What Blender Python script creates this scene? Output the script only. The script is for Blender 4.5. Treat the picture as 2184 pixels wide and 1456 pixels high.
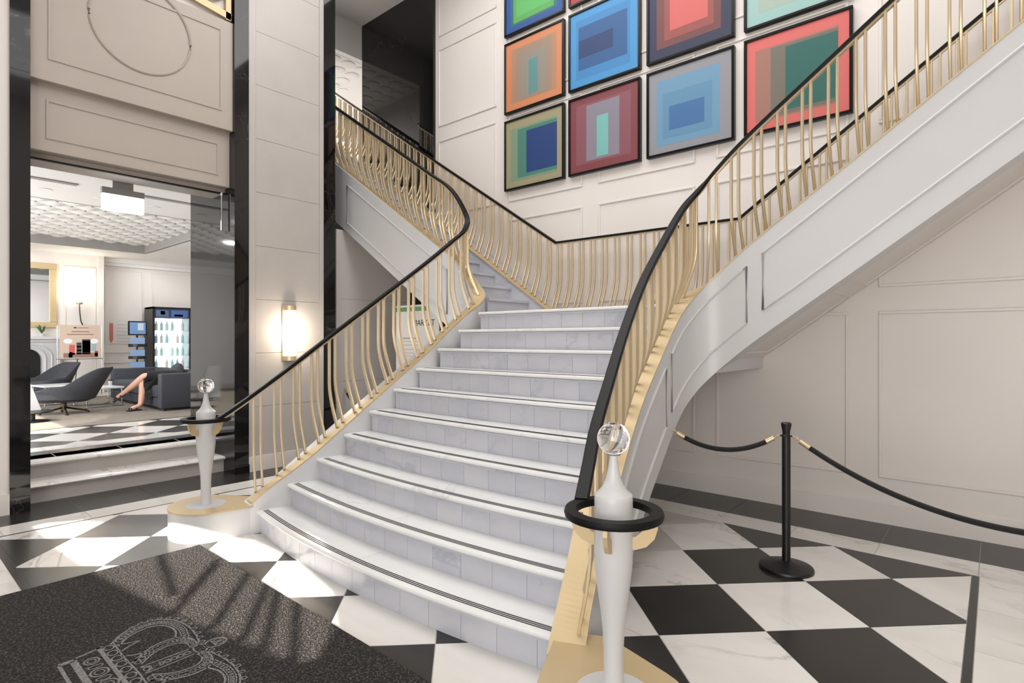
import bpy, bmesh, math, random
from mathutils import Vector, Matrix
random.seed(7)
for o in list(bpy.data.objects): bpy.data.objects.remove(o)
SC = bpy.context.scene
COL = SC.collection
PI = math.pi

# ------------------------------------------------------------------ camera
cam_d = bpy.data.cameras.new('camera'); cam = bpy.data.objects.new('camera', cam_d); COL.objects.link(cam)
cam.location = (0, 0, 1.6); cam.rotation_euler = (PI/2, 0, math.radians(40.67))
cam_d.sensor_width = 36; cam_d.lens = 1201.2/2184*36; cam_d.shift_y = -2.7/2184; cam_d.clip_end = 100
SC.camera = cam
# ------------------------------------------------------------------ world, lights, exposure
W = bpy.data.worlds.new('world'); SC.world = W; W.use_nodes = True
W.node_tree.nodes['Background'].inputs[0].default_value = (0.80, 0.88, 1.0, 1)
W.node_tree.nodes['Background'].inputs[1].default_value = 0.6
SC.view_settings.view_transform = 'Standard'; SC.view_settings.look = 'None'
SC.view_settings.gamma = 1; SC.view_settings.use_curve_mapping = False
SC.view_settings.exposure = 0.2

def area(name, loc, sx, sy, power, color, rot=(0, 0, 0)):
    l = bpy.data.lights.new(name, 'AREA'); l.shape = 'RECTANGLE'; l.size = sx; l.size_y = sy
    l.energy = power; l.color = color
    o = bpy.data.objects.new(name, l); o.location = loc; o.rotation_euler = rot; COL.objects.link(o)
    return o
WARM = (1.0, 0.985, 0.975); COOL = (0.89, 0.945, 1.0)
area('ceiling_fill', (-3.2, 3.5, 7.1), 5.5, 3.0, 190, WARM)  # two overhead fills added to brighten the lobby; no such fittings
area('ceiling_fill', (0.2, 1.5, 7.1), 3.0, 4.0, 70, WARM)
area('front_fill', (-1.6, -3.7, 3.0), 7.5, 4.6, 85, COOL, (PI/2, 0, 0))  # added fill standing in for street daylight; no window built here
area('front_fill', (1.4, -3.6, 1.7), 3.0, 3.0, 150, (1.0, 0.96, 0.92), (PI/2, 0, 0))  # added warm fill to brighten the wall under the right flight
for lx, ly in ((-9.6,1.62),(-9.6,2.92),(-12.5,0.6),(-12.5,3.2),(-15.6,2.1),(-15.6,4.95)):  # the pair over the tray centre is added fill without fittings
    lo = area('lounge_downlight_and_fill', (lx, ly, 3.57 if abs(lx+12.5) > 0.1 else 3.70), 0.16, 0.16, 9 if lx < -15 else 30, WARM); lo.data.shape = 'DISK'
area('lounge_window_daylight', (-11.0, -2.6, 2.0), 5.0, 2.6, 340, COOL, (PI/2, 0, 0))
area('upper_hall_light', (-10.6, 6.2, 6.35), 2.0, 2.0, 150, WARM)

def spot(name, loc, target, power, angle, blend, radius, color):
    l = bpy.data.lights.new(name, 'SPOT'); l.energy = power; l.spot_size = math.radians(angle); l.spot_blend = blend
    l.shadow_soft_size = radius; l.color = color
    o = bpy.data.objects.new(name, l); o.location = loc
    o.rotation_euler = (Vector(target)-Vector(loc)).to_track_quat('-Z', 'Y').to_euler(); COL.objects.link(o)
    return o
SUN_H = Vector((-0.15, 0.989, -0.577))
sl = bpy.data.lights.new('sun', 'SUN'); sl.energy = 21.0; sl.angle = 0.006; sl.color = (1.0, 0.93, 0.82)
so_ = bpy.data.objects.new('sun', sl); so_.rotation_euler = SUN_H.to_track_quat('-Z', 'Y').to_euler(); so_.location = (0, -8, 8); COL.objects.link(so_)
spot('lounge_sun_patch_spot', (-9.6, 0.2, 3.45), (-10.9, 1.7, 0.36), 500, 26, 0.15, 0.02, (1.0, 0.95, 0.86))  # added spot standing in for a sun patch on the lounge floor

# ------------------------------------------------------------------ materials
def lin(c):
    c = [v/255 for v in c]
    return tuple(v/12.92 if v <= 0.04045 else ((v+0.055)/1.055)**2.4 for v in c)+(1,)
def mat(name, col, rough=0.5, metal=0.0, **k):
    m = bpy.data.materials.new(name); m.use_nodes = True
    b = m.node_tree.nodes['Principled BSDF']
    b.inputs['Base Color'].default_value = lin(col); b.inputs['Roughness'].default_value = rough; b.inputs['Metallic'].default_value = metal
    if 'emit' in k:
        b.inputs['Emission Color'].default_value = lin(k.get('ecol', col)); b.inputs['Emission Strength'].default_value = k['emit']
    if 'trans' in k: b.inputs['Transmission Weight'].default_value = k['trans']; b.inputs['IOR'].default_value = k.get('ior', 1.5)
    if 'alpha' in k: b.inputs['Alpha'].default_value = k['alpha']
    if 'coat' in k: b.inputs['Coat Weight'].default_value = k['coat']
    if 'sheen' in k: b.inputs['Sheen Weight'].default_value = k['sheen']
    if 'spec' in k: b.inputs['Specular IOR Level'].default_value = k['spec']
    return m
def noisy(name, c1, c2, scale, rough, bump=0.0, bscale=None, detail=3, metal=0.0, **k):
    m = mat(name, c1, rough, metal, **k); nt = m.node_tree; b = nt.nodes['Principled BSDF']
    g = nt.nodes.new('ShaderNodeNewGeometry')
    n = nt.nodes.new('ShaderNodeTexNoise'); n.inputs['Scale'].default_value = scale; n.inputs['Detail'].default_value = detail
    r = nt.nodes.new('ShaderNodeValToRGB'); r.color_ramp.elements[0].color = lin(c1); r.color_ramp.elements[1].color = lin(c2)
    r.color_ramp.elements[0].position = 0.3; r.color_ramp.elements[1].position = 0.7
    nt.links.new(g.outputs['Position'], n.inputs['Vector']); nt.links.new(n.outputs['Fac'], r.inputs['Fac'])
    nt.links.new(r.outputs['Color'], b.inputs['Base Color'])
    if bump:
        n2 = nt.nodes.new('ShaderNodeTexNoise'); n2.inputs['Scale'].default_value = bscale or scale*4; n2.inputs['Detail'].default_value = 2
        nt.links.new(g.outputs['Position'], n2.inputs['Vector'])
        bm = nt.nodes.new('ShaderNodeBump'); bm.inputs['Strength'].default_value = bump; bm.inputs['Distance'].default_value = 0.01
        nt.links.new(n2.outputs['Fac'], bm.inputs['Height']); nt.links.new(bm.outputs['Normal'], b.inputs['Normal'])
    return m
def marble(name, base, cloud, vein, vscale, rough, width=0.03, cscale=2.2, strength=1.0, per_piece=9.0, stretch=(1, 1, 1)):
    m = mat(name, base, rough); nt = m.node_tree; b = nt.nodes['Principled BSDF']; N = nt.nodes.new; L = nt.links.new
    g = N('ShaderNodeNewGeometry'); oi = N('ShaderNodeObjectInfo')
    mul = N('ShaderNodeMath'); mul.operation = 'MULTIPLY'; mul.inputs[1].default_value = per_piece; L(oi.outputs['Random'], mul.inputs[0])
    cmb = N('ShaderNodeCombineXYZ'); L(mul.outputs[0], cmb.inputs[0]); L(mul.outputs[0], cmb.inputs[2])
    add = N('ShaderNodeVectorMath'); add.operation = 'ADD'; L(g.outputs['Position'], add.inputs[0]); L(cmb.outputs[0], add.inputs[1])
    mp = N('ShaderNodeMapping'); mp.inputs['Scale'].default_value = stretch; mp.inputs['Rotation'].default_value = (0.4, 0.5, 0.6); L(add.outputs[0], mp.inputs['Vector'])
    n1 = N('ShaderNodeTexNoise'); n1.inputs['Scale'].default_value = cscale; n1.inputs['Detail'].default_value = 5; L(mp.outputs[0], n1.inputs['Vector'])
    r1 = N('ShaderNodeValToRGB'); e = r1.color_ramp.elements; e[0].position = 0.35; e[0].color = lin(base); e[1].position = 0.7; e[1].color = lin(cloud); L(n1.outputs['Fac'], r1.inputs['Fac'])
    n2 = N('ShaderNodeTexNoise'); n2.inputs['Scale'].default_value = vscale; n2.inputs['Detail'].default_value = 6; n2.inputs['Roughness'].default_value = 0.6; n2.inputs['Distortion'].default_value = 0.6
    L(mp.outputs[0], n2.inputs['Vector'])
    sub = N('ShaderNodeMath'); sub.operation = 'SUBTRACT'; sub.inputs[1].default_value = 0.5; L(n2.outputs['Fac'], sub.inputs[0])
    ab = N('ShaderNodeMath'); ab.operation = 'ABSOLUTE'; L(sub.outputs[0], ab.inputs[0])
    mr = N('ShaderNodeMapRange'); mr.inputs['From Min'].default_value = 0; mr.inputs['From Max'].default_value = width; mr.inputs['To Min'].default_value = strength; mr.inputs['To Max'].default_value = 0
    L(ab.outputs[0], mr.inputs['Value'])
    n3 = N('ShaderNodeTexNoise'); n3.inputs['Scale'].default_value = vscale*0.8; L(mp.outputs[0], n3.inputs['Vector'])
    mr3 = N('ShaderNodeMapRange'); mr3.inputs['From Min'].default_value = 0.45; mr3.inputs['From Max'].default_value = 0.65; L(n3.outputs['Fac'], mr3.inputs['Value'])
    mm = N('ShaderNodeMath'); mm.operation = 'MULTIPLY'; L(mr.outputs[0], mm.inputs[0]); L(mr3.outputs[0], mm.inputs[1])
    mx = N('ShaderNodeMix'); mx.data_type = 'RGBA'; L(mm.outputs[0], mx.inputs['Factor']); L(r1.outputs['Color'], mx.inputs[6]); mx.inputs[7].default_value = lin(vein)
    L(mx.outputs[2], b.inputs['Base Color'])
    return m
M = {}
M['white'] = noisy('white_lacquer', (202, 202, 203), (198, 198, 199), 1.5, 0.32)
M['wall'] = noisy('white_panelling', (226, 220, 215), (221, 215, 210), 1.2, 0.38)
M['ceil'] = noisy('ceiling_paint', (232, 230, 226), (228, 225, 221), 1.0, 0.6)
M['stone'] = noisy('pale_stone_panel', (184, 178, 173), (177, 171, 166), 2.0, 0.35)
M['bulk'] = noisy('white_paint_in_shade', (176, 165, 155), (171, 160, 150), 1.2, 0.45)  # white bulkhead paint darkened to carry the shade it stands in
M['stair'] = marble('marble_shaded', (194, 195, 202), (182, 184, 193), (146, 150, 162), 1.3, 0.16, 0.03, 2.0, 0.45, stretch=(1, 1, 1.6))  # stair marble with the risers' shade put into a darker, bluer tone
M['tread'] = marble('marble_tread_lit', (234, 234, 233), (224, 224, 224), (176, 178, 183), 1.1, 0.14, 0.025, 1.8, 0.35)  # same marble lightened for the light falling on the treads
M['floorw'] = marble('white_marble_tile', (228, 225, 221), (216, 212, 207), (150, 145, 140), 0.9, 0.10, 0.022, 1.5, 0.7, stretch=(1, 1.7, 1))
M['floord'] = noisy('charcoal_tile', (38, 36, 34), (44, 42, 40), 6, 0.26)
M['grout'] = mat('grout', (190, 186, 180), 0.7)
M['core'] = mat('mortar_core', (112, 112, 116), 0.8)
M['black'] = marble('black_marble', (12, 11, 13), (20, 19, 21), (150, 146, 142), 0.5, 0.05, 0.0014, 1.5, 0.4, per_piece=3)
M['gold'] = noisy('satin_brass', (213, 195, 163), (205, 186, 152), 3.0, 0.36, metal=0.7)
M['goldp'] = noisy('brass_paint', (203, 183, 146), (196, 175, 137), 3.0, 0.48, metal=0.4)
M['rail'] = mat('black_rail', (8, 8, 9), 0.5, spec=0.22)
M['strip'] = mat('anti_slip_strip', (42, 40, 42), 0.6)
M['glass'] = mat('crystal', (255, 255, 255), 0.0, trans=1.0, ior=1.5)
M['pane'] = mat('clear_glass', (240, 246, 246), 0.02, alpha=0.10, spec=0.6)
M['chrome'] = mat('chrome', (210, 212, 215), 0.08, 1.0)
M['bronze'] = mat('dark_bronze', (90, 72, 52), 0.35, 0.9)
M['frame'] = mat('black_frame', (10, 9, 9), 0.25, spec=0.3)
M['blackm'] = mat('black_powder_coat', (14, 14, 15), 0.38)
M['velvet'] = mat('black_velvet', (10, 10, 11), 0.85, sheen=0.2)
M['sofa'] = noisy('charcoal_wool', (52, 54, 60), (62, 64, 71), 60, 0.9, 0.3, 400)
M['chair'] = noisy('charcoal_chair_wool', (54, 55, 60), (62, 63, 68), 60, 0.85, 0.25, 400)
M['carpet'] = noisy('beige_carpet', (128, 120, 110), (114, 107, 98), 8, 0.95, 0.5, 250)
M['skin'] = mat('skin', (214, 168, 145), 0.5)
M['dress'] = mat('black_cloth', (14, 14, 16), 0.8)
M['sandal'] = mat('dark_sandal', (34, 26, 24), 0.6)
M['hair'] = mat('brown_hair', (60, 42, 32), 0.6)
M['lampon'] = mat('lit_diffuser', (255, 248, 236), 0.4, emit=7.0)
M['spoton'] = mat('lit_downlight', (255, 246, 232), 0.4, emit=12.0)
M['signon'] = mat('lit_sign', (250, 252, 255), 0.4, emit=3.5)
M['fridgeon'] = mat('lit_fridge_interior', (226, 246, 250), 0.4, emit=4.5)
M['shade'] = mat('lamp_shade', (244, 238, 226), 0.7, emit=0.35)
M['mirror'] = mat('mirror', (235, 238, 240), 0.02, 1.0)
M['grey'] = mat('grey_trim', (150, 146, 142), 0.5)
M['dark'] = mat('dark_recess', (8, 8, 9), 0.5)
M['leaf'] = mat('leaf_green', (86, 118, 70), 0.6)
M['greenband'] = mat('green_band', (104, 158, 112), 0.5)
M['ink'] = mat('black_ink', (14, 14, 14), 0.6)
M['greyink'] = mat('grey_ink', (176, 180, 184), 0.6)
M['paper'] = mat('white_print', (232, 234, 236), 0.5)
def flat(c, r=0.55): 
    k = 'c%02x%02x%02x' % c
    if k not in M: M[k] = mat('paint_'+k, c, r)
    return M[k]
# rug: coarse woven loops
def rug_mat():
    m = mat('woven_rug', (62, 57, 54), 0.95); nt = m.node_tree; b = nt.nodes['Principled BSDF']; N = nt.nodes.new; L = nt.links.new
    g = N('ShaderNodeNewGeometry')
    v = N('ShaderNodeTexVoronoi'); v.inputs['Scale'].default_value = 85; L(g.outputs['Position'], v.inputs['Vector'])
    n = N('ShaderNodeTexNoise'); n.inputs['Scale'].default_value = 60; n.inputs['Detail'].default_value = 4; L(g.outputs['Position'], n.inputs['Vector'])
    ad = N('ShaderNodeMath'); ad.operation = 'ADD'; L(n.outputs['Fac'], ad.inputs[0]); L(v.outputs['Distance'], ad.inputs[1])
    r = N('ShaderNodeValToRGB'); e = r.color_ramp.elements; e[0].position = 0.5; e[0].color = lin((102, 92, 86)); e[1].position = 1.1; e[1].color = lin((20, 17, 16)); L(ad.outputs[0], r.inputs['Fac'])
    L(r.outputs['Color'], b.inputs['Base Color'])
    bp = N('ShaderNodeBump'); bp.inputs['Strength'].default_value = 1.0; bp.inputs['Distance'].default_value = 0.012; bp.invert = True
    L(ad.outputs[0], bp.inputs['Height']); L(bp.outputs['Normal'], b.inputs['Normal'])
    return m
M['rug'] = rug_mat()
M['emblem'] = noisy('woven_grey_yarn', (150, 148, 146), (96, 93, 91), 120, 0.95, 0.6, 300)

# ------------------------------------------------------------------ mesh helpers
class MB:
    def __init__(s): s.v = []; s.f = []
    def add(s, vs, fs):
        n = len(s.v); s.v += [tuple(p) for p in vs]; s.f += [tuple(i+n for i in f) for f in fs]; return s
    def box(s, x0, x1, y0, y1, z0, z1):
        if x0 > x1: x0, x1 = x1, x0
        if y0 > y1: y0, y1 = y1, y0
        return s.add([(x0,y0,z0),(x1,y0,z0),(x1,y1,z0),(x0,y1,z0),(x0,y0,z1),(x1,y0,z1),(x1,y1,z1),(x0,y1,z1)],
                     [(0,3,2,1),(4,5,6,7),(0,1,5,4),(1,2,6,5),(2,3,7,6),(3,0,4,7)])
    def prism(s, poly, z0, z1):
        n = len(poly); vs = [(p[0],p[1],z0) for p in poly]+[(p[0],p[1],z1) for p in poly]
        return s.add(vs, [tuple(range(n-1,-1,-1)), tuple(range(n,2*n))]+[(i,(i+1)%n,(i+1)%n+n,i+n) for i in range(n)])
    def lathe(s, prof, c=(0,0), n=32):
        vs = []; fs = []
        for r, z in prof:
            for k in range(n): a = 2*PI*k/n; vs.append((c[0]+r*math.cos(a), c[1]+r*math.sin(a), z))
        for i in range(len(prof)-1):
            for k in range(n): k2 = (k+1) % n; fs.append((i*n+k, i*n+k2, (i+1)*n+k2, (i+1)*n+k))
        fs.append(tuple(range(n-1,-1,-1))); t = (len(prof)-1)*n; fs.append(tuple(range(t, t+n)))
        return s.add(vs, fs)
    def sweep(s, path, prof, closed=False, up=(0,0,1), caps=True):
        # prof: (n, u) pairs; n = horizontal normal (left of travel), u = up-ish
        path = [Vector(p) for p in path]; m = len(path); k = len(prof); vs = []; up = Vector(up)
        for i, p in enumerate(path):
            if closed: a, b = path[i-1], path[(i+1) % m]
            else: a, b = path[max(i-1,0)], path[min(i+1,m-1)]
            t = (b-a).normalized(); nn = up.cross(t)
            if nn.length < 1e-5: nn = Vector((1,0,0))
            nn.normalize(); uu = t.cross(nn)
            for x, y in prof: vs.append(tuple(p+nn*x+uu*y))
        fs = []
        for i in range(m if closed else m-1):
            j = (i+1) % m
            for q in range(k): q2 = (q+1) % k; fs.append((i*k+q, j*k+q, j*k+q2, i*k+q2))
        if caps and not closed: fs.append(tuple(range(k))); fs.append(tuple(range(m*k-1, (m-1)*k-1, -1)))
        return s.add(vs, fs)
    def tube(s, path, r, n=8, closed=False):
        return s.sweep(path, [(r*math.cos(2*PI*i/n), r*math.sin(2*PI*i/n)) for i in range(n)], closed)
    def sphere(s, c, r, n=20, m=12, sc=(1,1,1)):
        prof = [(max(r*math.sin(PI*i/m), 1e-4), -r*math.cos(PI*i/m)) for i in range(m+1)]
        vs = []; fs = []
        for rr, z in prof:
            for k in range(n): a = 2*PI*k/n; vs.append((c[0]+sc[0]*rr*math.cos(a), c[1]+sc[1]*rr*math.sin(a), c[2]+sc[2]*z))
        for i in range(m):
            for k in range(n): fs.append((i*n+k, i*n+(k+1)%n, (i+1)*n+(k+1)%n, (i+1)*n+k))
        return s.add(vs, fs)
    def build(s, name, material, parent=None, smooth=False, bevel=0.0, seg=2):
        me = bpy.data.meshes.new(name); me.from_pydata(s.v, [], s.f); me.materials.append(M[material] if isinstance(material, str) else material)
        bm = bmesh.new(); bm.from_mesh(me); bmesh.ops.recalc_face_normals(bm, faces=bm.faces); 
        if bevel:
            es = [e for e in bm.edges if len(e.link_faces) == 2 and e.calc_face_angle(0) > 0.6]
            bmesh.ops.bevel(bm, geom=es, offset=bevel, segments=seg, profile=0.5, affect='EDGES', clamp_overlap=True)
        bm.to_mesh(me); bm.free()
        if smooth:
            for p in me.polygons: p.use_smooth = True
            try: me.set_sharp_from_angle(angle=math.radians(40))
            except Exception: pass
        o = bpy.data.objects.new(name, me); COL.objects.link(o)
        if parent: o.parent = parent
        return o
def tag(o, label=None, cat=None, group=None, kind=None):
    if label: o['label'] = label
    if cat: o['category'] = cat
    if group: o['group'] = group
    if kind: o['kind'] = kind
    return o
def struct(o, label=None): o['kind'] = 'structure'; o['label'] = label or o.name.replace('_', ' '); return o
def thing(name, label, cat, loc=(0,0,0), rz=0, group=None):
    o = bpy.data.objects.new(name, None); o.empty_display_size = 0.1; COL.objects.link(o)
    o.location = loc; o.rotation_euler = (0, 0, rz); return tag(o, label, cat, group)
def inst(src, parent=None, loc=None, rz=None, scale=None):
    c = src.copy(); COL.objects.link(c)
    if parent: c.parent = parent
    if loc is not None: c.location = loc
    if rz is not None: c.rotation_euler = (0, 0, rz)
    if scale is not None: c.scale = scale
    return c
def box(name, m, x0, x1, y0, y1, z0, z1, parent=None, bevel=0.0, smooth=False):
    return MB().box(x0,x1,y0,y1,z0,z1).build(name, m, parent, smooth, bevel)
def cr(P, n=8):
    # Catmull-Rom through points
    P = [Vector(p) for p in P]; out = []
    Q = [P[0]*2-P[1]]+P+[P[-1]*2-P[-2]]
    for i in range(1, len(Q)-2):
        a, b, c, d = Q[i-1], Q[i], Q[i+1], Q[i+2]
        for k in range(n):
            t = k/n
            out.append(0.5*((2*b)+(c-a)*t+(2*a-5*b+4*c-d)*t*t+(3*b-a-3*c+d)*t**3))
    out.append(P[-1]); return out
def lerp_tab(tab, x):
    if x <= tab[0][0]:
        (a, b), (c, d) = tab[0], tab[1]
    elif x >= tab[-1][0]:
        (a, b), (c, d) = tab[-2], tab[-1]
    else:
        for i in range(len(tab)-1):
            if tab[i][0] <= x <= tab[i+1][0]: (a, b), (c, d) = tab[i], tab[i+1]; break
    return b+(d-b)*(x-a)/(c-a)
def clip(poly, x0, x1, y0, y1):
    def half(P, f):
        out = []
        for i in range(len(P)):
            a, b = P[i], P[(i+1) % len(P)]; fa, fb = f(a), f(b)
            if fa >= 0: out.append(a)
            if (fa > 0 and fb < 0) or (fa < 0 and fb > 0):
                t = fa/(fa-fb); out.append((a[0]+(b[0]-a[0])*t, a[1]+(b[1]-a[1])*t))
        return out
    for f in (lambda p: p[0]-x0, lambda p: x1-p[0], lambda p: p[1]-y0, lambda p: y1-p[1]):
        poly = half(poly, f)
        if len(poly) < 3: return []
    return poly
def parea(P): return abs(sum(P[i][0]*P[(i+1)%len(P)][1]-P[(i+1)%len(P)][0]*P[i][1] for i in range(len(P))))/2
def frame_sticks(mb, axis, pos, a0, a1, z0, z1, w=0.028, d=0.014, out=-1):
    # rectangular molding on a wall; axis 'Y' wall (plane y=pos, a = x) or 'X' wall (plane x=pos, a = y)
    for (b0, b1, c0, c1) in ((a0,a1,z0,z0+w),(a0,a1,z1-w,z1),(a0,a0+w,z0+w,z1-w),(a1-w,a1,z0+w,z1-w)):
        if axis == 'Y': mb.box(b0,b1,pos,pos+out*d,c0,c1)
        else: mb.box(pos,pos+out*d,b0,b1,c0,c1)
    return mb

# ================================================================== FLOOR
TH = 0.012; G = 0.0025
floor = struct(MB().box(-7.3, 3.2, -4.2, 6.1, -0.12, -0.004).build('floor', 'grout'), 'lobby floor of charcoal and white marble tiles')
def tile(poly, m, parent=None, z=0.0, name='tile'):
    if len(poly) < 3 or parea(poly) < 0.002: return None
    return MB().prism(poly, z-TH, z).build(name, m, parent or floor)
CX0, CX1, CY0, CY1 = -6.135, -0.127, 0.735, 4.955
UX, UY = 0.4275, 0.4235
for i in range(-12, 14):
    for j in range(-14, 10):
        c = [(-1.815+UX*(a+b), 4.108+UY*(b-a)) for a, b in ((i,j),(i+1,j),(i+1,j+1),(i,j+1))]
        mx = sum(p[0] for p in c)/4; my = sum(p[1] for p in c)/4
        if not (-6.7 < mx < 0.4 and 0.2 < my < 5.5): continue
        if -4.3 < mx < -2.2 and my > 2.6: continue                   # beneath the stair
        if -4.2 < mx < -2.1 and my < 1.3: continue                    # beneath the rug
        s = 1-2*G/0.6
        c = [(mx+(p[0]-mx)*s, my+(p[1]-my)*s) for p in c]
        tile(clip(c, CX0, CX1, CY0, CY1), 'floord' if (i+j) % 2 == 0 else 'floorw')
# thin dark inlay frame round the checkerboard
MB().box(-0.124,-0.086, 0.69,4.955,-TH,0.0).build('inlay_strip', 'floord', floor)
MB().box(-6.162,-6.138, 0.69,4.955,-TH,0.0).build('inlay_strip', 'floord', floor)
MB().box(-6.138,-4.70, 0.69,0.732,-TH,0.0).build('inlay_strip', 'floord', floor)
def rect(x0,x1,y0,y1): return [(x0+G,y0+G),(x1-G,y0+G),(x1-G,y1-G),(x0+G,y1-G)]
for k in range(-11, 6):
    x0 = -0.09+0.6*k; x1 = x0+0.6
    if x1 < -6.2 or x0 > 1.4: continue
    if x1 < 0 or k >= 0:
        tile(rect(x0,x1,4.957,5.268), 'floorw'); tile(rect(x0,x1,5.268,5.86), 'floord')
for k in range(-3, 9):
    y0 = 1.388+0.604*(k-2); y1 = y0+0.604
    if y0 > 5.5 or y1 < -0.6: continue
    tile(rect(-6.468,-6.164,y0,min(y1,5.27)), 'floorw'); tile(rect(-7.16,-6.468,y0,min(y1,5.86)), 'floord')
for k in range(5):
    for q in range(3): tile(rect(-0.084+1.2*q, -0.084+1.2*(q+1), 4.955-0.6*(k+1), 4.955-0.6*k), 'floorw')
for k in range(6):
    for q in range(3): tile(rect(-6.14+1.2*q-1.2*0, -6.14+1.2*(q+1), 0.688-0.6*(k+1), 0.688-0.6*k), 'floorw')

# ================================================================== WALLS
YW = 5.86
wb = struct(MB().box(-6.6, 3.2, YW, YW+0.15, 0, 7.2).build('wall_back', 'wall'), 'white panelled wall behind the staircase')
rows = [(0.395,1.855),(2.065,3.26),(3.5,4.67),(4.88,6.08),(6.27,7.1)]
for k in range(-4, 2):
    x0 = -0.783+1.436*k
    for z0, z1 in rows:
        if z0 < 2.2 and k == -4: continue
        frame_sticks(MB(), 'Y', YW, x0, x0+1.21, z0, z1).build('panel_molding', 'wall', wb, bevel=0.005, seg=1)
bb = struct(MB().box(-6.6, 3.2, YW-0.022, YW, 0, 0.18).box(-6.6, 3.2, YW-0.016, YW, 0.18, 0.193).build('baseboard_back', 'wall'), 'white baseboard along the panelled wall')
# black marble portion of the back wall beyond the left flight
bw = struct(MB().box(-8.58, -6.9, YW+0.02, YW+0.15, 0, 7.2).build('wall_black_marble', 'black'), 'polished black marble wall above the left flight')
MB().box(-6.93, -6.6, YW-0.05, YW+0.1, 0, 7.2).build('pilaster', 'black', bw)
MB().box(-8.58, -6.93, YW-0.01, YW+0.02, 0, 0.6).build('plinth_block', 'black', bw)
# dark doorway under the left flight
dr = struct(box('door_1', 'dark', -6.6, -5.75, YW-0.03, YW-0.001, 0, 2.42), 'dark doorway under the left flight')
box('door_frame', 'black', -6.62, -6.54, YW-0.05, YW-0.002, 0, 2.46, dr); box('door_frame', 'black', -5.81, -5.73, YW-0.05, YW-0.002, 0, 2.46, dr)
# ceiling, other walls
ce = struct(MB().box(-8.8, 3.2, -4.2, 6.1, 7.2, 7.35).box(-8.72, -8.6, 4.28, 6.1, 6.6, 7.2).build('ceiling', 'ceil'), 'high lobby ceiling')
struct(box('wall_right', 'wall', 3.2, 3.35, -4.2, 6.1, 0, 7.2), 'white side wall')
XL = -6.88
GOBO = [(-5.52,2.946),(-4.7,2.955),(-3.85,3.0),(-2.72,3.09),(-1.78,3.2),(-1.64,3.3),(-1.85,3.45),(-2.27,3.59),(-2.9,3.66),(-3.55,3.65),(-4.5,3.45),(-5.37,3.18),(-5.55,3.05)]  # invented opening, outlined so the sun lands as a patch on the rug
def gobo_wall(y0, y1, X0, X1, Z0, Z1):
    c = Vector((-3.5, 3.28)); n = len(GOBO)
    def hit(d):
        ts = []
        if d.x > 1e-6: ts.append((X1-c.x)/d.x)
        if d.x < -1e-6: ts.append((X0-c.x)/d.x)
        if d.y > 1e-6: ts.append((Z1-c.y)/d.y)
        if d.y < -1e-6: ts.append((Z0-c.y)/d.y)
        return c+d*min(ts)
    rays = []
    for i in range(n):
        a, b = Vector(GOBO[i]), Vector(GOBO[(i+1) % n])
        rays += [(a, None)]
    for q in ((X0,Z0),(X1,Z0),(X1,Z1),(X0,Z1)):
        d = (Vector(q)-c)
        for i in range(n):
            a, b = Vector(GOBO[i])-c, Vector(GOBO[(i+1) % n])-c; den = d.x*(b.y-a.y)-d.y*(b.x-a.x)
            if abs(den) < 1e-9: continue
            t = (a.x*(b.y-a.y)-a.y*(b.x-a.x))/den; u = (a.x*d.y-a.y*d.x)/den
            if t > 0 and 0 <= u <= 1: rays.append((c+d*t, Vector(q)))
    rays.sort(key=lambda r: math.atan2(r[0].y-c.y, r[0].x-c.x))
    mb = MB(); m = len(rays)
    for p, q in rays:
        o = q if q is not None else hit((p-c).normalized())
        mb.v += [(p.x,y0,p.y),(o.x,y0,o.y),(o.x,y1,o.y),(p.x,y1,p.y)]
    mb.f = [(4*i+r, 4*((i+1) % m)+r, 4*((i+1) % m)+(r+1) % 4, 4*i+(r+1) % 4) for i in range(m) for r in range(4)]
    return mb
wf = struct(gobo_wall(-4.2, -4.05, -8.8, 3.2, 0, 7.2).build('wall_front', 'wall'), 'street wall with an added gap that shapes the sun patch')
wi = struct(MB().add([(p[0],-4.12,p[1]) for p in GOBO]+[(p[0],-4.126,p[1]) for p in GOBO], [tuple(range(13)), tuple(range(25,12,-1))]+[(i,(i+1)%13,(i+1)%13+13,i+13) for i in range(13)]).build('gobo_pane', 'pane'), 'unseen pane added to carry the bars that shape the sun patch')
def gobo_pt(x, y): t = (y+4.05)/0.989; return Vector((x+0.15*t, -4.06, 0.577*t))
for (a, b) in (((-4.22,1.70),(-3.80,1.36)),((-4.13,1.66),(-3.55,1.18)),((-3.84,1.76),(-3.30,1.34)),((-3.66,1.83),(-3.05,1.39)),((-3.45,1.78),(-2.80,1.37)),((-3.25,1.80),(-2.62,1.44)),((-4.9,1.55),(-3.9,1.33))):
    p, q = gobo_pt(*a), gobo_pt(*b); d = (q-p).normalized(); MB().tube([tuple(p-d*0.05), tuple(q+d*0.03)], 0.017, 8).build('gobo_bar', 'blackm', wi)  # unseen bars added to cast the paired streaks on the rug
wl = struct(MB().box(-7.05, XL, -4.2, 0.915, 0, 7.2).build('wall_left', 'wall'), 'white wall at the left edge')
box('baseboard', 'wall', XL, XL+0.02, -4.2, 0.915, 0, 0.19, wl)
frame_sticks(MB(), 'X', XL, -0.7, 0.62, 0.4, 3.0, out=1).build('panel_molding', 'wall', wl, bevel=0.005, seg=1)
frame_sticks(MB(), 'X', XL, -0.7, 0.62, 3.3, 5.6, out=1).build('panel_molding', 'wall', wl, bevel=0.005, seg=1)
# black marble jamb at the left of the opening
jl = struct(MB().box(-7.9, XL+0.02, 0.915, 1.062, 0, 7.2).build('trim_1', 'black'), 'black marble jamb left of the lounge opening')
for z in (1.35, 2.75, 4.1): box('joint', 'dark', XL+0.0195, XL+0.021, 0.916, 1.061, z, z+0.004, jl)
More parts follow.
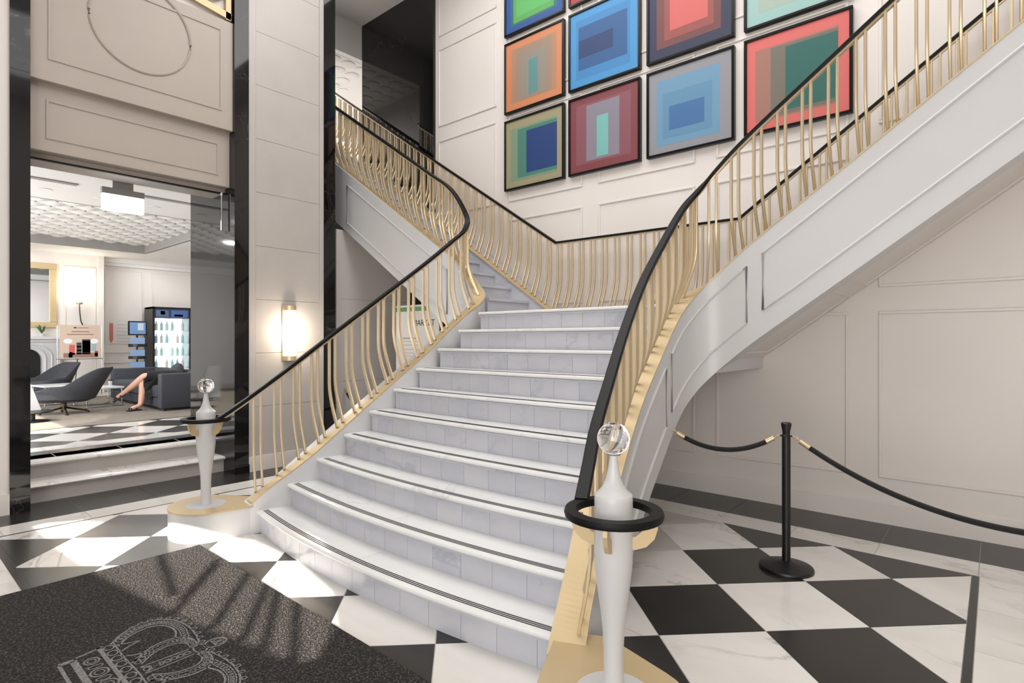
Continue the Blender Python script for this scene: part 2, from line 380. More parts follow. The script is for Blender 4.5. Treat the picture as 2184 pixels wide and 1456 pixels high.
# pier with stone panels and black marble edges
pier = struct(MB().box(-8.09, XL-0.012, 2.95, 4.26, 0, 7.2).build('wall_pier', 'grey'), 'free-standing pier of pale stone between black marble')
box('marble_edge', 'black', -8.22, XL+0.012, 2.93, 3.10, 0, 7.2, pier)
box('marble_edge', 'black', -8.09, XL+0.012, 4.105, 4.276, 0, 7.2, pier)
box('marble_base', 'black', XL-0.01, XL+0.03, 2.925, 3.10, 0, 0.1, pier)
for k in range(11):
    z0 = 0.19+0.658*k-0.06; z1 = z0+0.654
    if k == 0: z0 = 0.195
    MB().box(XL-0.012, XL, 3.19, 4.04, z0, min(z1, 7.19)).build('stone_panel', 'stone', pier)
box('stone_border', 'stone', XL-0.012, XL+0.004, 3.10, 3.187, 0.195, 7.2, pier); box('stone_border', 'stone', XL-0.012, XL+0.004, 4.043, 4.105, 0.195, 7.2, pier)
box('baseboard', 'wall', XL-0.012, XL+0.018, 3.10, 4.105, 0, 0.19, pier)
# low wall beneath the left flight (in line with the left wall)
wu = struct(MB().box(-7.35, -7.2, 4.5, YW-0.01, 0, 3.2).build('wall_under_stair', 'wall'), 'plain wall closing the space under the left flight')
for z in (1.0, 2.2): box('joint', 'grey', -7.2, -7.1985, 4.58, YW, z, z+0.005, wu)
box('baseboard', 'wall', -7.2, -7.18, 4.58, YW, 0, 0.19, wu)

# ---- bulkhead above the lounge opening
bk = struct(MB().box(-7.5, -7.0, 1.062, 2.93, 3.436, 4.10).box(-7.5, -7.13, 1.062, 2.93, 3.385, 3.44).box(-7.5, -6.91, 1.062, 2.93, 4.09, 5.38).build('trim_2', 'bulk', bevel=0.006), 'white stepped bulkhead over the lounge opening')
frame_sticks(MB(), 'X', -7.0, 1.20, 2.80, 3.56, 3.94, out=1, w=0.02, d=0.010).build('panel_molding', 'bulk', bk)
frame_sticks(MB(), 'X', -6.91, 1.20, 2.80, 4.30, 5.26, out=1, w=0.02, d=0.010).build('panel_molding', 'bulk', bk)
MB().tube([(-6.905, 1.99+0.47*math.cos(a), 4.93+0.47*math.sin(a)) for a in [2*PI*k/48 for k in range(48)]], 0.013, 6, True).build('ring_molding', 'bulk', bk, True)
box('track_rail', 'rail', -7.15, -7.11, 1.062, 2.93, 3.372, 3.386, bk)
# gold fretwork screen above the bulkhead
gs = thing('fretwork_screen', 'gold fretwork screen with circles above the bulkhead at top left', 'screen', (0,0,0))
def yzprism(poly, x0, x1):
    n = len(poly); mb = MB(); mb.add([(x0,p[0],p[1]) for p in poly]+[(x1,p[0],p[1]) for p in poly], [tuple(range(n)), tuple(range(2*n-1,n-1,-1))]+[(i,(i+1)%n,(i+1)%n+n,i+n) for i in range(n)]); return mb
MB().sweep([(-6.93, y, 5.44+0.30*((2.93-y)/1.87)) for y in (2.91, 2.4, 1.9, 1.5, 1.08)], [(-0.02,-0.04),(0.02,-0.04),(0.02,0.04),(-0.02,0.04)]).build('bottom_rail', 'goldp', gs)
box('end_stile', 'goldp', -6.95, -6.91, 2.85, 2.91, 5.40, 6.6, gs)
box('top_rail', 'goldp', -6.95, -6.91, 1.08, 2.91, 6.55, 6.62, gs)
box('backing_panel', 'wall', -6.99, -6.97, 1.08, 2.91, 5.40, 6.6, gs)
for k in range(4):
    for q in range(2):
        c = (2.68-0.36*k, 5.78+0.10*k+0.40*q)
        MB().tube([(-6.93, c[0]+0.17*math.cos(a), c[1]+0.19*math.sin(a)) for a in [2*PI*t/28 for t in range(28)]], 0.022, 6, True).build('ring', 'goldp', gs, True)

# ================================================================== STAIRCASE
RIS = 0.19
LIN = [(2.0,-4.71),(2.15,-4.66),(2.40,-4.58),(2.65,-4.49),(2.9,-4.43),(3.44,-4.33),(4.3,-4.17),(4.6,-4.15)]
RIN = [(2.0,-1.50),(2.15,-1.565),(2.38,-1.655),(2.65,-1.765),(2.92,-1.84),(3.35,-1.945),(3.75,-2.0),(4.2,-2.05),(4.6,-2.07)]
XC = -3.11
stair = thing('staircase', 'grand marble staircase splitting into two white-sided upper flights', 'staircase')
def yc(i): return 2.03+0.2535*(i-1)
def bow(i): return max(0.125*(1-(i-1)/8.0), 0.0)
def nose(i, x): return yc(i)+bow(i)*((x-XC)/1.5)**2
NOSE = 0.026
for i in range(1, 11):
    z = RIS*i; yl = yc(i)+bow(i); xl = lerp_tab(LIN, yl)-0.005; xr = lerp_tab(RIN, yl)+0.005
    back = (lambda x: nose(i+1, x)+0.03) if i < 10 else (lambda x: 4.62)
    xs = [xl+(xr-xl)*k/24 for k in range(25)]
    core = MB().prism([(x, nose(i,x)+0.05) for x in xs]+[(x, back(x)+0.02) for x in reversed(xs)], max(z-0.34, 0.0), z-0.033).build('step', 'core', stair)
    for (a, b) in ((xl, XC-0.0015), (XC+0.0015, xr)):
        sx = [a+(b-a)*k/12 for k in range(13)]
        # tread slab with a rounded nosing lip: sweep a section along x
        mb = MB(); sec = []
        prof = [(0.0,-0.012),(0.006,-0.003),(0.018,0.0),(None,0.0),(None,-0.033),(0.03,-0.033),(0.006,-0.028),(0.0,-0.02)]
        k = len(prof)
        for x in sx:
            y0 = nose(i, x)-0.0; yb = back(x)
            for p in prof: sec.append((x, (yb if p[0] is None else y0+p[0]), z+p[1]))
        fs = [(q*k+r, (q+1)*k+r, (q+1)*k+(r+1)%k, q*k+(r+1)%k) for q in range(len(sx)-1) for r in range(k)]
        fs += [tuple(range(k)), tuple(range((len(sx)-1)*k, len(sx)*k))]
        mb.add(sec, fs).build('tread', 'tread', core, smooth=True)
    for q in range(3 if i <= 7 else 2):
        off = 0.045+0.016*q
        pts = [(x, nose(i,x)+off, z+0.0006) for x in [xl+0.06+(xr-xl-0.07)*k/20 for k in range(21)]]
        MB().sweep(pts, [(-0.004,-0.001),(0.004,-0.001),(0.004,0.001),(-0.004,0.001)]).build('grip_strip', 'strip', core)
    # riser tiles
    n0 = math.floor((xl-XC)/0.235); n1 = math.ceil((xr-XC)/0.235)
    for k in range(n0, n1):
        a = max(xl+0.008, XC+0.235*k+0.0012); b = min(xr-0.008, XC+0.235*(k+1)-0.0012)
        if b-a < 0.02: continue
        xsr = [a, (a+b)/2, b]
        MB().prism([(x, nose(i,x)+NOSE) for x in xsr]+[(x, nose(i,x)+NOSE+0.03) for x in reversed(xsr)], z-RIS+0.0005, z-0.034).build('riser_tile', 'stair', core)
    # small molding under the nosing
    MB().sweep([(x, nose(i,x)+NOSE-0.004, z-0.040) for x in xs], [(-0.006,-0.007),(0.006,-0.007),(0.006,0.007),(-0.006,0.007)]).build('nosing_molding', 'stair', core)
# sloped underside of the central flight
mb = MB(); vs = []
for i in range(1, 11):
    y = yc(i)+0.2; zb = max(RIS*i-0.40, 0.0); vs.append((y, zb, RIS*i-0.20 if i > 1 else 0.0))
for (y, zb, zt) in vs:
    a = lerp_tab(LIN, y)-0.03; b = lerp_tab(RIN, y)+0.03
    mb.v += [(a,y,zb),(b,y,zb),(b,y,zt),(a,y,zt)]
n = len(vs)
mb.f = [(4*q+r, 4*q+(r+1)%4, 4*(q+1)+(r+1)%4, 4*(q+1)+r) for q in range(n-1) for r in range(4)]+[(0,1,2,3),(4*n-4,4*n-3,4*n-2,4*n-1)]
mb.build('flight_soffit', 'white', stair)
# landing
land = MB().box(-4.20, -2.05, 4.60, YW-0.002, 1.86, 1.9).build('landing', 'stair', stair)
MB().box(-4.55, -1.75, 4.60, YW-0.002, 1.33, 1.86).build('landing_underside', 'white', land)

# rail curves (x, y, z of the handrail top)
SL, SR = 0.66, 0.735
Rr = [(-1.285,1.93,0.955),(-1.363,2.101,1.056),(-1.441,2.287,1.198),(-1.525,2.545,1.394),(-1.64,2.92,1.68),(-1.745,3.347,2.003),(-1.802,3.746,2.307),(-1.842,4.15,2.615),(-1.815,4.38,2.80),(-1.70,4.475,2.97),(-1.436,4.50,3.205),(-0.9,4.50,3.205+0.536*SR),(0.0,4.50,3.205+1.436*SR),(1.2,4.50,3.205+2.636*SR)]
Lr = [(-4.87,1.93,0.960),(-4.86,2.158,1.100),(-4.791,2.447,1.319),(-4.728,2.87,1.641),(-4.647,3.335,1.995),(-4.55,3.84,2.385),(-4.50,4.20,2.67),(-4.495,4.42,2.85),(-4.60,4.55,3.05),(-4.87,4.575,3.39),(-5.3,4.57,3.40+0.43*SL),(-6.3,4.57,3.40+1.43*SL),(-7.4,4.57,3.40+2.53*SL),(-8.6,4.57,3.40+3.73*SL)]
RC = cr(Rr, 10); LC = cr(Lr, 10)
def frames(path, side):
    # inboard horizontal normals; side=+1: inboard is left of travel, -1: right of travel
    out = []
    for i, p in enumerate(path):
        a, b = path[max(i-1,0)], path[min(i+1,len(path)-1)]
        t = (b-a); t.z = 0; t.normalize(); out.append(Vector((-t.y, t.x, 0))*side)
    return out
RN = frames(RC, +1); LN = frames(LC, -1)
CAPH = 0.845
def inset(path, nor, d, dz): return [p+n*(d(i) if callable(d) else d)+Vector((0,0,dz)) for i, (p, n) in enumerate(zip(path, nor))]
# stringers: outer/inner offsets of the rail curves
def stringer(path, nor, start, out_d, in_d, deep, name):
    mb = MB(); k0 = [i for i, p in enumerate(path) if p.y >= start or p.z > 2.9][0]
    P = list(range(k0, len(path))); n = len(P)
    for i in P:
        p, nn = path[i], nor[i]; zt = p.z-CAPH-0.012; zb = max(p.z-deep, 0.0)
        a = p+nn*out_d; b = p+nn*in_d(p)
        mb.v += [(a.x,a.y,zb),(a.x,a.y,zt),(b.x,b.y,zt),(b.x,b.y,zb)]
    mb.f = [(4*q+r, 4*(q+1)+r, 4*(q+1)+(r+1)%4, 4*q+(r+1)%4) for q in range(n-1) for r in range(4)]+[(0,1,2,3),(4*n-4,4*n-3,4*n-2,4*n-1)]
    return mb.build(name, 'white', stair, smooth=True)
def in_r(p): return (p.x-lerp_tab(RIN, p.y)) if p.y < 4.2 else 0.22
def in_l(p): return (lerp_tab(LIN, p.y)-p.x) if p.y < 3.9 else 0.20
RW = [max(0.16, min(0.24, in_r(p))) for p in RC]; LW = [max(0.17, min(0.27, in_l(p))) for p in LC]
def smooth_list(a, it=8):
    for _ in range(it): a = [a[0]]+[(a[i-1]+2*a[i]+a[i+1])/4 for i in range(1, len(a)-1)]+[a[-1]]
    return a
RW = smooth_list(RW); LW = smooth_list(LW)
def stringer2(path, nor, wid, start, out_d, deep, name):
    mb = MB(); P = [i for i, p in enumerate(path) if p.y >= start]; n = len(P)
    for i in P:
        p, nn = path[i], nor[i]; zt = p.z-CAPH-0.012; zb = max(p.z-deep, 0.0)
        a = p+nn*out_d; b = p+nn*wid[i]
        mb.v += [(a.x,a.y,zb),(a.x,a.y,zt),(b.x,b.y,zt),(b.x,b.y,zb)]
    mb.f = [(4*q+r, 4*(q+1)+r, 4*(q+1)+(r+1)%4, 4*q+(r+1)%4) for q in range(n-1) for r in range(4)]+[(0,1,2,3),(4*n-4,4*n-3,4*n-2,4*n-1)]
    return mb.build(name, 'white', stair, smooth=True)
stR = stringer2(RC, RN, RW, 2.06, 0.02, 1.63, 'stringer')
stL = stringer2(LC, LN, LW, 2.12, 0.02, 1.70, 'stringer')
# recessed-panel moldings on the outer stringer faces
def arc(path):
    s = [0]
    for a, b in zip(path, path[1:]): s.append(s[-1]+math.hypot(b.x-a.x, b.y-a.y))
    return s
def at_s(path, nor, S, s):
    for i in range(len(S)-1):
        if S[i] <= s <= S[i+1]:
            t = (s-S[i])/max(S[i+1]-S[i], 1e-9); return path[i].lerp(path[i+1], t), nor[i].lerp(nor[i+1], t).normalized()
    return path[-1], nor[-1]
RS, LS = arc(RC), arc(LC)
def s_of(path, S, test): return S[[i for i, p in enumerate(path) if test(p)][0]]
def panel_loop(path, nor, S, s0, s1, v0, v1, parent, out=0.019):
    pts = []; n = 30
    def P(s, v):
        p, nn = at_s(path, nor, S, s); q = p+nn*out; return Vector((q.x, q.y, max(p.z+v, 0.12)))
    for k in range(n+1): pts.append(P(s0+(s1-s0)*k/n, v1))
    for k in range(n+1): pts.append(P(s1+(s0-s1)*k/n, v0))
    MB().tube(pts, 0.011, 6, True).build('panel_molding', 'white', parent, smooth=True)
sA = s_of(RC, RS, lambda p: p.y > 2.75); sB = s_of(RC, RS, lambda p: p.y > 3.86); sB2 = s_of(RC, RS, lambda p: p.y > 4.0)
sC = s_of(RC, RS, lambda p: p.x > -1.50 and p.y > 4.4); sD = s_of(RC, RS, lambda p: p.x > -1.38 and p.y > 4.4); sE = RS[-1]-0.1
panel_loop(RC, RN, RS, sA, sB, -1.44, -1.0, stR); panel_loop(RC, RN, RS, sB2, sC, -1.44, -1.0, stR); panel_loop(RC, RN, RS, sD, sE, -1.44, -1.0, stR)
sF = s_of(LC, LS, lambda p: p.x < -4.95 and p.y > 4.4); sG = s_of(LC, LS, lambda p: p.x < -7.03)
panel_loop(LC, LN, LS, sF, sG, -1.56, -1.02, stL)
# plinths under the newels
NL = (-5.0, 1.90); NR = (-1.12, 1.905)
def hull(P):
    P = sorted(set(P)); 
    def half(P):
        h = []
        for p in P:
            while len(h) > 1 and (h[-1][0]-h[-2][0])*(p[1]-h[-2][1])-(h[-1][1]-h[-2][1])*(p[0]-h[-2][0]) <= 0: h.pop()
            h.append(p)
        return h
    a = half(P); b = half(P[::-1]); return a[:-1]+b[:-1]
def plinth(c, pts, plate_only=False, r=0.27):
    P = [(round(c[0]+r*1.12*math.cos(2*PI*k/40),4), round(c[1]+r*math.sin(2*PI*k/40),4)) for k in range(40)]+pts
    return hull(P)
PL = plinth(NL, [(-4.66,2.16),(-4.86,2.30)]); PR = plinth(NR, [(-1.565,2.16),(-1.345,2.25)])
for Pp, c in ((PL, NL), (PR, NR)):
    b = MB().prism(Pp, 0.0, 0.222).build('newel_plinth', 'white', stair, smooth=True)

# upper flights ------------------------------------------------------
for k in range(1, 16):
    x = -4.44-0.288*(k-1); z = 1.9+RIS*k
    s = MB().box(x-0.30, x, 4.76, 5.56, z-0.03, z).box(x-0.32, x-0.02, 4.76, 5.56, z-RIS-0.05, z-0.03).build('upper_step', 'stair', stair)
for k in range(1, 13):
    x = -2.02+0.2585*(k-1)+0.12; z = 1.9+RIS*k
    MB().box(x, x+0.28, 4.70, 5.56, z-0.03, z).box(x+0.02, x+0.30, 4.70, 5.56, z-RIS-0.05, z-0.03).build('upper_step', 'stair', stair)
# sloping soffits
def slab(x0, x1, z0, z1, y0, y1, t, name, m, parent):
    return MB().add([(x0,y0,z0),(x0,y1,z0),(x1,y1,z1),(x1,y0,z1),(x0,y0,z0+t),(x0,y1,z0+t),(x1,y1,z1+t),(x1,y0,z1+t)],
        [(0,1,2,3),(7,6,5,4),(0,4,5,1),(1,5,6,2),(2,6,7,3),(3,7,4,0)]).build(name, m, parent)
so = slab(-1.75, 1.2, 1.43, 1.43+2.95*SR, 4.64, YW-0.003, 0.22, 'soffit', 'wall', stair)
slab(-4.55, -8.5, 1.72, 1.72+3.95*SL, 4.72, YW-0.003, 0.22, 'soffit', 'wall', stair)
def soffit_line(pts): MB().tube(pts, 0.009, 6, True).build('soffit_molding', 'wall', so, smooth=True)
def SP(x, y): return (x, y, 1.43+(x+1.75)*SR-0.003)
for (a, b) in ((-1.66,-0.98),(-0.86,0.6)): soffit_line([SP(a,4.76),SP(b,4.76),SP(b,5.70),SP(a,5.70)])
# wall-side stringer under the rear railing
Br = [(-9.3,5.70,2.83+5.135*SL),(-4.165,5.70,2.83),(-1.93,5.70,2.815),(1.2,5.70,2.815+3.13*0.717)]
mb = MB()
for p in Br: mb.v += [(p[0],5.50,p[2]-1.45 if p[2] > 2.9 else 1.5),(p[0],5.50,p[2]-CAPH-0.012),(p[0],YW-0.004,p[2]-CAPH-0.012),(p[0],YW-0.004,p[2]-1.45 if p[2] > 2.9 else 1.5)]
mb.f = [(4*q+r, 4*(q+1)+r, 4*(q+1)+(r+1)%4, 4*q+(r+1)%4) for q in range(3) for r in range(4)]+[(0,1,2,3),(12,13,14,15)]
mb.build('wall_stringer', 'stair', stair)

# ================================================================== RAILINGS
RAILP = [(-0.026,-0.028),(0.026,-0.028),(0.029,-0.022),(0.029,-0.006),(0.023,0.0),(-0.023,0.0),(-0.029,-0.006),(-0.029,-0.022)]
UND = [(-0.016,-0.042),(0.016,-0.042),(0.016,-0.027),(-0.016,-0.027)]
BH = 0.815; BOFF = 0.15
def baluster_mesh():
    path = [(0,0,BH),(0,0,BH*0.75),(0,0,BH*0.5)]
    for k in range(1, 11):
        t = k/10; path.append((BOFF*(t**1.9*1.2-0.2*t**5), 0, BH*0.5*(1-t)))
    mb = MB().sweep(path, [(-0.018,-0.005),(-0.014,-0.009),(0.014,-0.009),(0.018,-0.005),(0.018,0.005),(0.014,0.009),(-0.014,0.009),(-0.018,0.005)], up=(0,1,0))
    return mb
bal_src = baluster_mesh().build('baluster', 'gold', None, smooth=True)
first = [True]
def put_baluster(parent, p, n, dz=-0.84, stretch=1.0):
    if first[0]: o = bal_src; first[0] = False; o.parent = parent
    else: o = inst(bal_src, parent)
    o.location = (p.x, p.y, p.z+dz); o.rotation_euler = (0, 0, math.atan2(n.y, n.x)); o.scale = (stretch, 1, 1)
    return o
def railing(name, label, path, nor, wid, smin, smax, pitch, start_cap, cap_out=0.135):
    t = thing(name, label, 'railing')
    S = arc(path)
    MB().sweep(path, RAILP).build('handrail', 'rail', t, smooth=True)
    MB().sweep(path, UND).build('rail_underside', 'gold', t)
    ids = [i for i, p in enumerate(path) if p.y >= start_cap]
    mb = MB(); 
    for i in ids:
        p, n = path[i], nor[i]; a = p+n*max(wid[i]-cap_out, 0.015); b = p+n*(wid[i]+0.003); z = p.z-CAPH
        mb.v += [(a.x,a.y,z-0.012),(a.x,a.y,z),(b.x,b.y,z),(b.x,b.y,z-0.012)]
    m = len(ids); mb.f = [(4*q+r, 4*(q+1)+r, 4*(q+1)+(r+1)%4, 4*q+(r+1)%4) for q in range(m-1) for r in range(4)]+[(0,1,2,3),(4*m-4,4*m-3,4*m-2,4*m-1)]
    mb.build('base_rail', 'goldp', t)
    s = smin; 
    while s < min(smax, S[-1]-0.06):
        for ds in (0.0, 0.056):
            p, n = at_s(path, nor, S, s+ds)
            i = min(range(len(S)), key=lambda q: abs(S[q]-s-ds)); put_baluster(t, p, n, -0.842, max((wid[i]-0.075)*(0.5+0.5*min(1, max(0, (s-0.2)/0.9))), 0.05)/BOFF)
        s += pitch
    return t
def ring_parts(t, c, knee, z):
    pts = [(c[0]+0.165*math.cos(2*PI*k/40), c[1]+0.165*math.sin(2*PI*k/40), z) for k in range(40)]
    MB().sweep(pts, [(-0.022,-0.028),(0.022,-0.028),(0.026,-0.014),(0.021,0.0),(-0.021,0.0),(-0.026,-0.014)], closed=True).build('rail_ring', 'rail', t, smooth=True)
    for k in range(4):
        a = math.radians(20+90*k); d = Vector((math.cos(a), math.sin(a), 0)); w = Vector((-d.y, d.x, 0))*0.008
        prof = [(0.06,0.0),(0.168,0.0),(0.165,-0.03),(0.15,-0.065),(0.12,-0.095),(0.085,-0.112),(0.06,-0.115),(0.06,-0.085),(0.09,-0.07),(0.118,-0.045),(0.125,-0.02),(0.06,-0.02)]
        prof = [(0.165,0.0),(0.168,-0.03),(0.155,-0.07),(0.125,-0.102),(0.085,-0.118),(0.055,-0.12),(0.055,-0.075),(0.085,-0.068),(0.11,-0.045),(0.122,-0.01),(0.122,0.0)]
        base = Vector((c[0], c[1], z-0.028)); n = len(prof)
        vs = [tuple(base+d*r+Vector((0,0,h))+w) for r, h in prof]+[tuple(base+d*r+Vector((0,0,h))-w) for r, h in prof]
        MB().add(vs, [tuple(range(n)), tuple(range(2*n-1,n-1,-1))]+[(i,(i+1)%n,(i+1)%n+n,i+n) for i in range(n)]).build('ring_bracket', 'goldp', t)
rl = railing('stair_railing', 'brass baluster railing rising from the far left newel up the left flight', LC, LN, LW, 0.30, LS[-1]-0.2, 0.166, 2.14)
rr = railing('stair_railing', 'brass baluster railing rising from the near right newel up the right flight', RC, RN, RW, 0.26, RS[-1]-0.2, 0.170, 2.08, 0.5)
ring_parts(rl, NL, Lr[0], 0.955); ring_parts(rr, NR, Rr[0], 0.950)
for t, Pp, c in ((rl, PL, NL), (rr, PR, NR)):
    # gold top plate with a white inset circle
    cx = sum(p[0] for p in Pp)/len(Pp); cy = sum(p[1] for p in Pp)/len(Pp)
    MB().prism([(c[0]+(p[0]-c[0])*1.02, c[1]+(p[1]-c[1])*1.02) for p in Pp], 0.222, 0.234).build('plinth_plate', 'goldp', t)
    MB().lathe([(0.001,0.2342),(0.15,0.2342),(0.15,0.2362),(0.001,0.2362)], c, 40).build('plinth_disc', 'white', t)
# rear railing: straight legs with mitred corners
tb = thing('stair_railing', 'brass baluster railing along the panelled wall behind the landing', 'railing')
bp = [Vector(p) for p in Br]
MB().sweep(bp, [(x*0.85, y) for x, y in RAILP]).build('handrail', 'rail', tb, smooth=True)
MB().sweep(bp, [(x*0.8, y) for x, y in UND]).build('rail_underside', 'gold', tb)
mb = MB()
for p in bp: mb.v += [(p.x,5.48,p.z-CAPH-0.012),(p.x,5.48,p.z-CAPH),(p.x,5.66,p.z-CAPH),(p.x,5.66,p.z-CAPH-0.012)]
mb.f = [(4*q+r, 4*(q+1)+r, 4*(q+1)+(r+1)%4, 4*q+(r+1)%4) for q in range(3) for r in range(4)]+[(0,1,2,3),(12,13,14,15)]
mb.build('base_rail', 'goldp', tb)
def rear_z(x):
    if x < -4.165: return 2.83+(-4.165-x)*SL
    if x < -1.93: return lerp_tab([(-4.165,2.83),(-1.93,2.815)], x)
    return 2.815+(x+1.93)*0.717
x = -9.2
while x < 1.1:
    for ds in (0, 0.056):
        xx = x+ds; put_baluster(tb, Vector((xx, 5.70, rear_z(xx))), Vector((0,-1,0)), -0.842, 0.8)
    x += 0.163

# ================================================================== NEWEL POSTS
def newel(c, label):
    t = thing('newel_post', label, 'newel post', (c[0], c[1], 0.236))
    z = 0.236
    prof = [(0.001,0),(0.042,0.0),(0.040,0.05),(0.038,0.11),(0.039,0.18),(0.042,0.25),(0.050,0.32),(0.058,0.38),(0.066,0.44),(0.072,0.50),(0.0745,0.56),(0.074,0.63),(0.073,0.70),(0.0735,0.75),(0.0725,0.768)]
    prof += [(0.070,0.772),(0.064,0.776),(0.052,0.788),(0.040,0.805),(0.030,0.83),(0.023,0.86),(0.018,0.89),(0.015,0.915),(0.0145,0.925),(0.001,0.925)]
    MB().lathe(prof, (0,0), 40).build('post', 'white', t, smooth=True)
    MB().lathe([(0.001,0.918),(0.026,0.922),(0.030,0.928),(0.026,0.934),(0.001,0.936)], (0,0), 28).build('ball_collar', 'glass', t, smooth=True)
    MB().sphere((0,0,0.985), 0.0625, 36, 22).build('crystal_ball', 'glass', t, smooth=True)
newel(NL, 'white tapered newel post with crystal ball at the far left of the stair')
newel(NR, 'white tapered newel post with crystal ball at the near right of the stair')

# ================================================================== PAINTINGS
PX = [(-5.13,-4.13),(-4.06,-3.07),(-2.99,-2.015),(-1.92,-0.97)]
PZ = [(3.64,4.60),(4.69,5.66),(5.75,6.72)]
def painting(c, r, label, layers):
    x0, x1 = PX[c]; z0, z1 = PZ[r]
    t = thing('painting', label, 'painting', (x0, YW-0.06, z0), 0, 'paintings on the stair wall')
    w, h = x1-x0, z1-z0; F = 0.028
    mb = MB()
    for b in ((0,w,0,F),(0,w,h-F,h),(0,F,F,h-F),(w-F,w,F,h-F)): mb.box(b[0],b[1],0,0.055,b[2],b[3])
    mb.build('frame', 'frame', t, bevel=0.004, seg=1)
    dim = lambda c: tuple(int(v*0.9) for v in c)
    cv = box('canvas', flat(dim(layers[0][4])), F, w-F, 0.016, 0.05, F, h-F, t)
    for k, (a0, a1, b0, b1, col) in enumerate(layers[1:]):
        box('colour_block', flat(dim(col)), F+(w-2*F)*a0, F+(w-2*F)*a1, 0.0155-0.0006*k, 0.0162, F+(h-2*F)*b0, F+(h-2*F)*b1, cv)
F1 = (0,1,0,1)
painting(0, 2, 'painting of a green square bordered in blue, top of the left column', [F1+((38,84,158),), (.09,.91,.09,.91,(46,110,120)), (.14,.86,.12,.88,(92,172,92)), (.2,.8,.2,.8,(96,188,104))])
painting(0, 1, 'orange-bordered painting with a blurred grey and teal centre', [F1+((216,140,98),), (.10,.90,.10,.90,(184,138,108)), (.18,.82,.12,.88,(164,138,120)), (.28,.72,.14,.78,(150,144,134)), (.42,.58,.16,.66,(98,148,148))])
painting(0, 0, 'olive-bordered painting with a dark blue upright block', [F1+((166,160,126),), (.09,.91,.09,.88,(134,158,130)), (.22,.91,.13,.85,(78,136,120)), (.38,.91,.18,.80,(34,66,126))])
painting(1, 2, 'red painting of which only the lowest edge shows', [F1+((176,58,66),), (.2,.8,.2,.8,(120,40,60))])
painting(1, 1, 'bright blue painting with a navy horizontal bar', [F1+((70,150,210),), (.09,.89,.10,.90,(60,136,196)), (.13,.85,.22,.80,(44,92,148)), (.13,.65,.38,.62,(34,62,110))])
painting(1, 0, 'dusty red painting with a pale aqua upright bar', [F1+((134,66,74),), (.09,.90,.10,.91,(142,86,96)), (.25,.74,.13,.88,(142,136,150)), (.41,.58,.16,.70,(124,192,186))])
painting(2, 1, 'navy-bordered painting with a coral centre', [F1+((40,46,76),), (.10,.88,.12,1,(116,66,66)), (.20,.80,.2,1,(154,78,74)), (.27,.73,.3,.9,(214,104,98))])
painting(2, 0, 'grey-bordered painting with nested pale and mid blue blocks', [F1+((150,152,158),), (.10,.87,.09,.89,(112,158,190)), (.18,.78,.17,.72,(98,148,184)), (.26,.69,.26,.55,(66,116,168))])
painting(3, 1, 'pale aqua painting, partly cut off above the coral one', [F1+((160,200,196),), (.12,.88,.12,.9,(172,190,176)), (.25,.75,.3,.8,(184,186,170))])
painting(3, 0, 'coral-bordered painting with a dark green block behind the right railing', [F1+((226,112,106),), (.09,.90,.10,.88,(168,120,106)), (.25,.90,.12,.86,(120,114,100)), (.40,.90,.16,.83,(38,104,96))])

# ================================================================== WALL SCONCE ON THE PIER
t = thing('wall_sconce', 'tall lit half-round sconce with brass caps on the stone pier', 'wall lamp', (XL+0.002, 3.62, 1.34))
def half_cyl(r, z0, z1, sc=1.0, n=20):
    P = [(r*math.sin(PI*k/n)*sc, -r*math.cos(PI*k/n)) for k in range(n+1)]; return MB().prism(P, z0, z1)
half_cyl(0.075, 0.06, 0.64, 1.15).build('diffuser', 'lampon', t, smooth=True)
half_cyl(0.08, 0.0, 0.06, 1.15).build('brass_cap', 'gold', t, smooth=True); half_cyl(0.08, 0.64, 0.70, 1.15).build('brass_cap', 'gold', t, smooth=True)
MB().box(0, 0.012, -0.10, 0.085, 0.0, 0.70).build('back_plate', 'gold', t)
l = bpy.data.lights.new('sconce_glow', 'POINT'); l.energy = 14; l.color = (1.0, 0.86, 0.68); l.shadow_soft_size = 0.1
o = bpy.data.objects.new('sconce_glow', l); o.location = (XL+0.2, 3.62, 1.69); COL.objects.link(o)

# ================================================================== STANCHIONS AND ROPES
def stanchion(c, label):
    t = thing('rope_stanchion', label, 'stanchion', (c[0], c[1], 0))
    MB().lathe([(0.001,0),(0.175,0),(0.177,0.012),(0.172,0.022),(0.12,0.036),(0.05,0.05),(0.03,0.058),(0.001,0.058)], (0,0), 40).build('base', 'blackm', t, smooth=True)
    MB().lathe([(0.001,0.055),(0.028,0.055),(0.028,0.93),(0.001,0.93)], (0,0), 24).build('pole', 'blackm', t, smooth=True)
    MB().lathe([(0.001,0.925),(0.026,0.925),(0.030,0.93),(0.030,0.935),(0.024,0.94),(0.026,0.965),(0.034,1.005),(0.034,1.018),(0.028,1.024),(0.001,1.026)], (0,0), 24).build('cap', 'blackm', t, smooth=True)
    MB().tube([(0.038*math.cos(2*PI*k/20), 0.038*math.sin(2*PI*k/20), 0.93) for k in range(20)], 0.004, 6, True).build('hook_ring', 'blackm', t, smooth=True)
stanchion((-1.115, 4.248), 'black rope stanchion standing on the checkered floor at right')
stanchion((1.25, 3.95), 'black rope stanchion beyond the right edge of the picture')
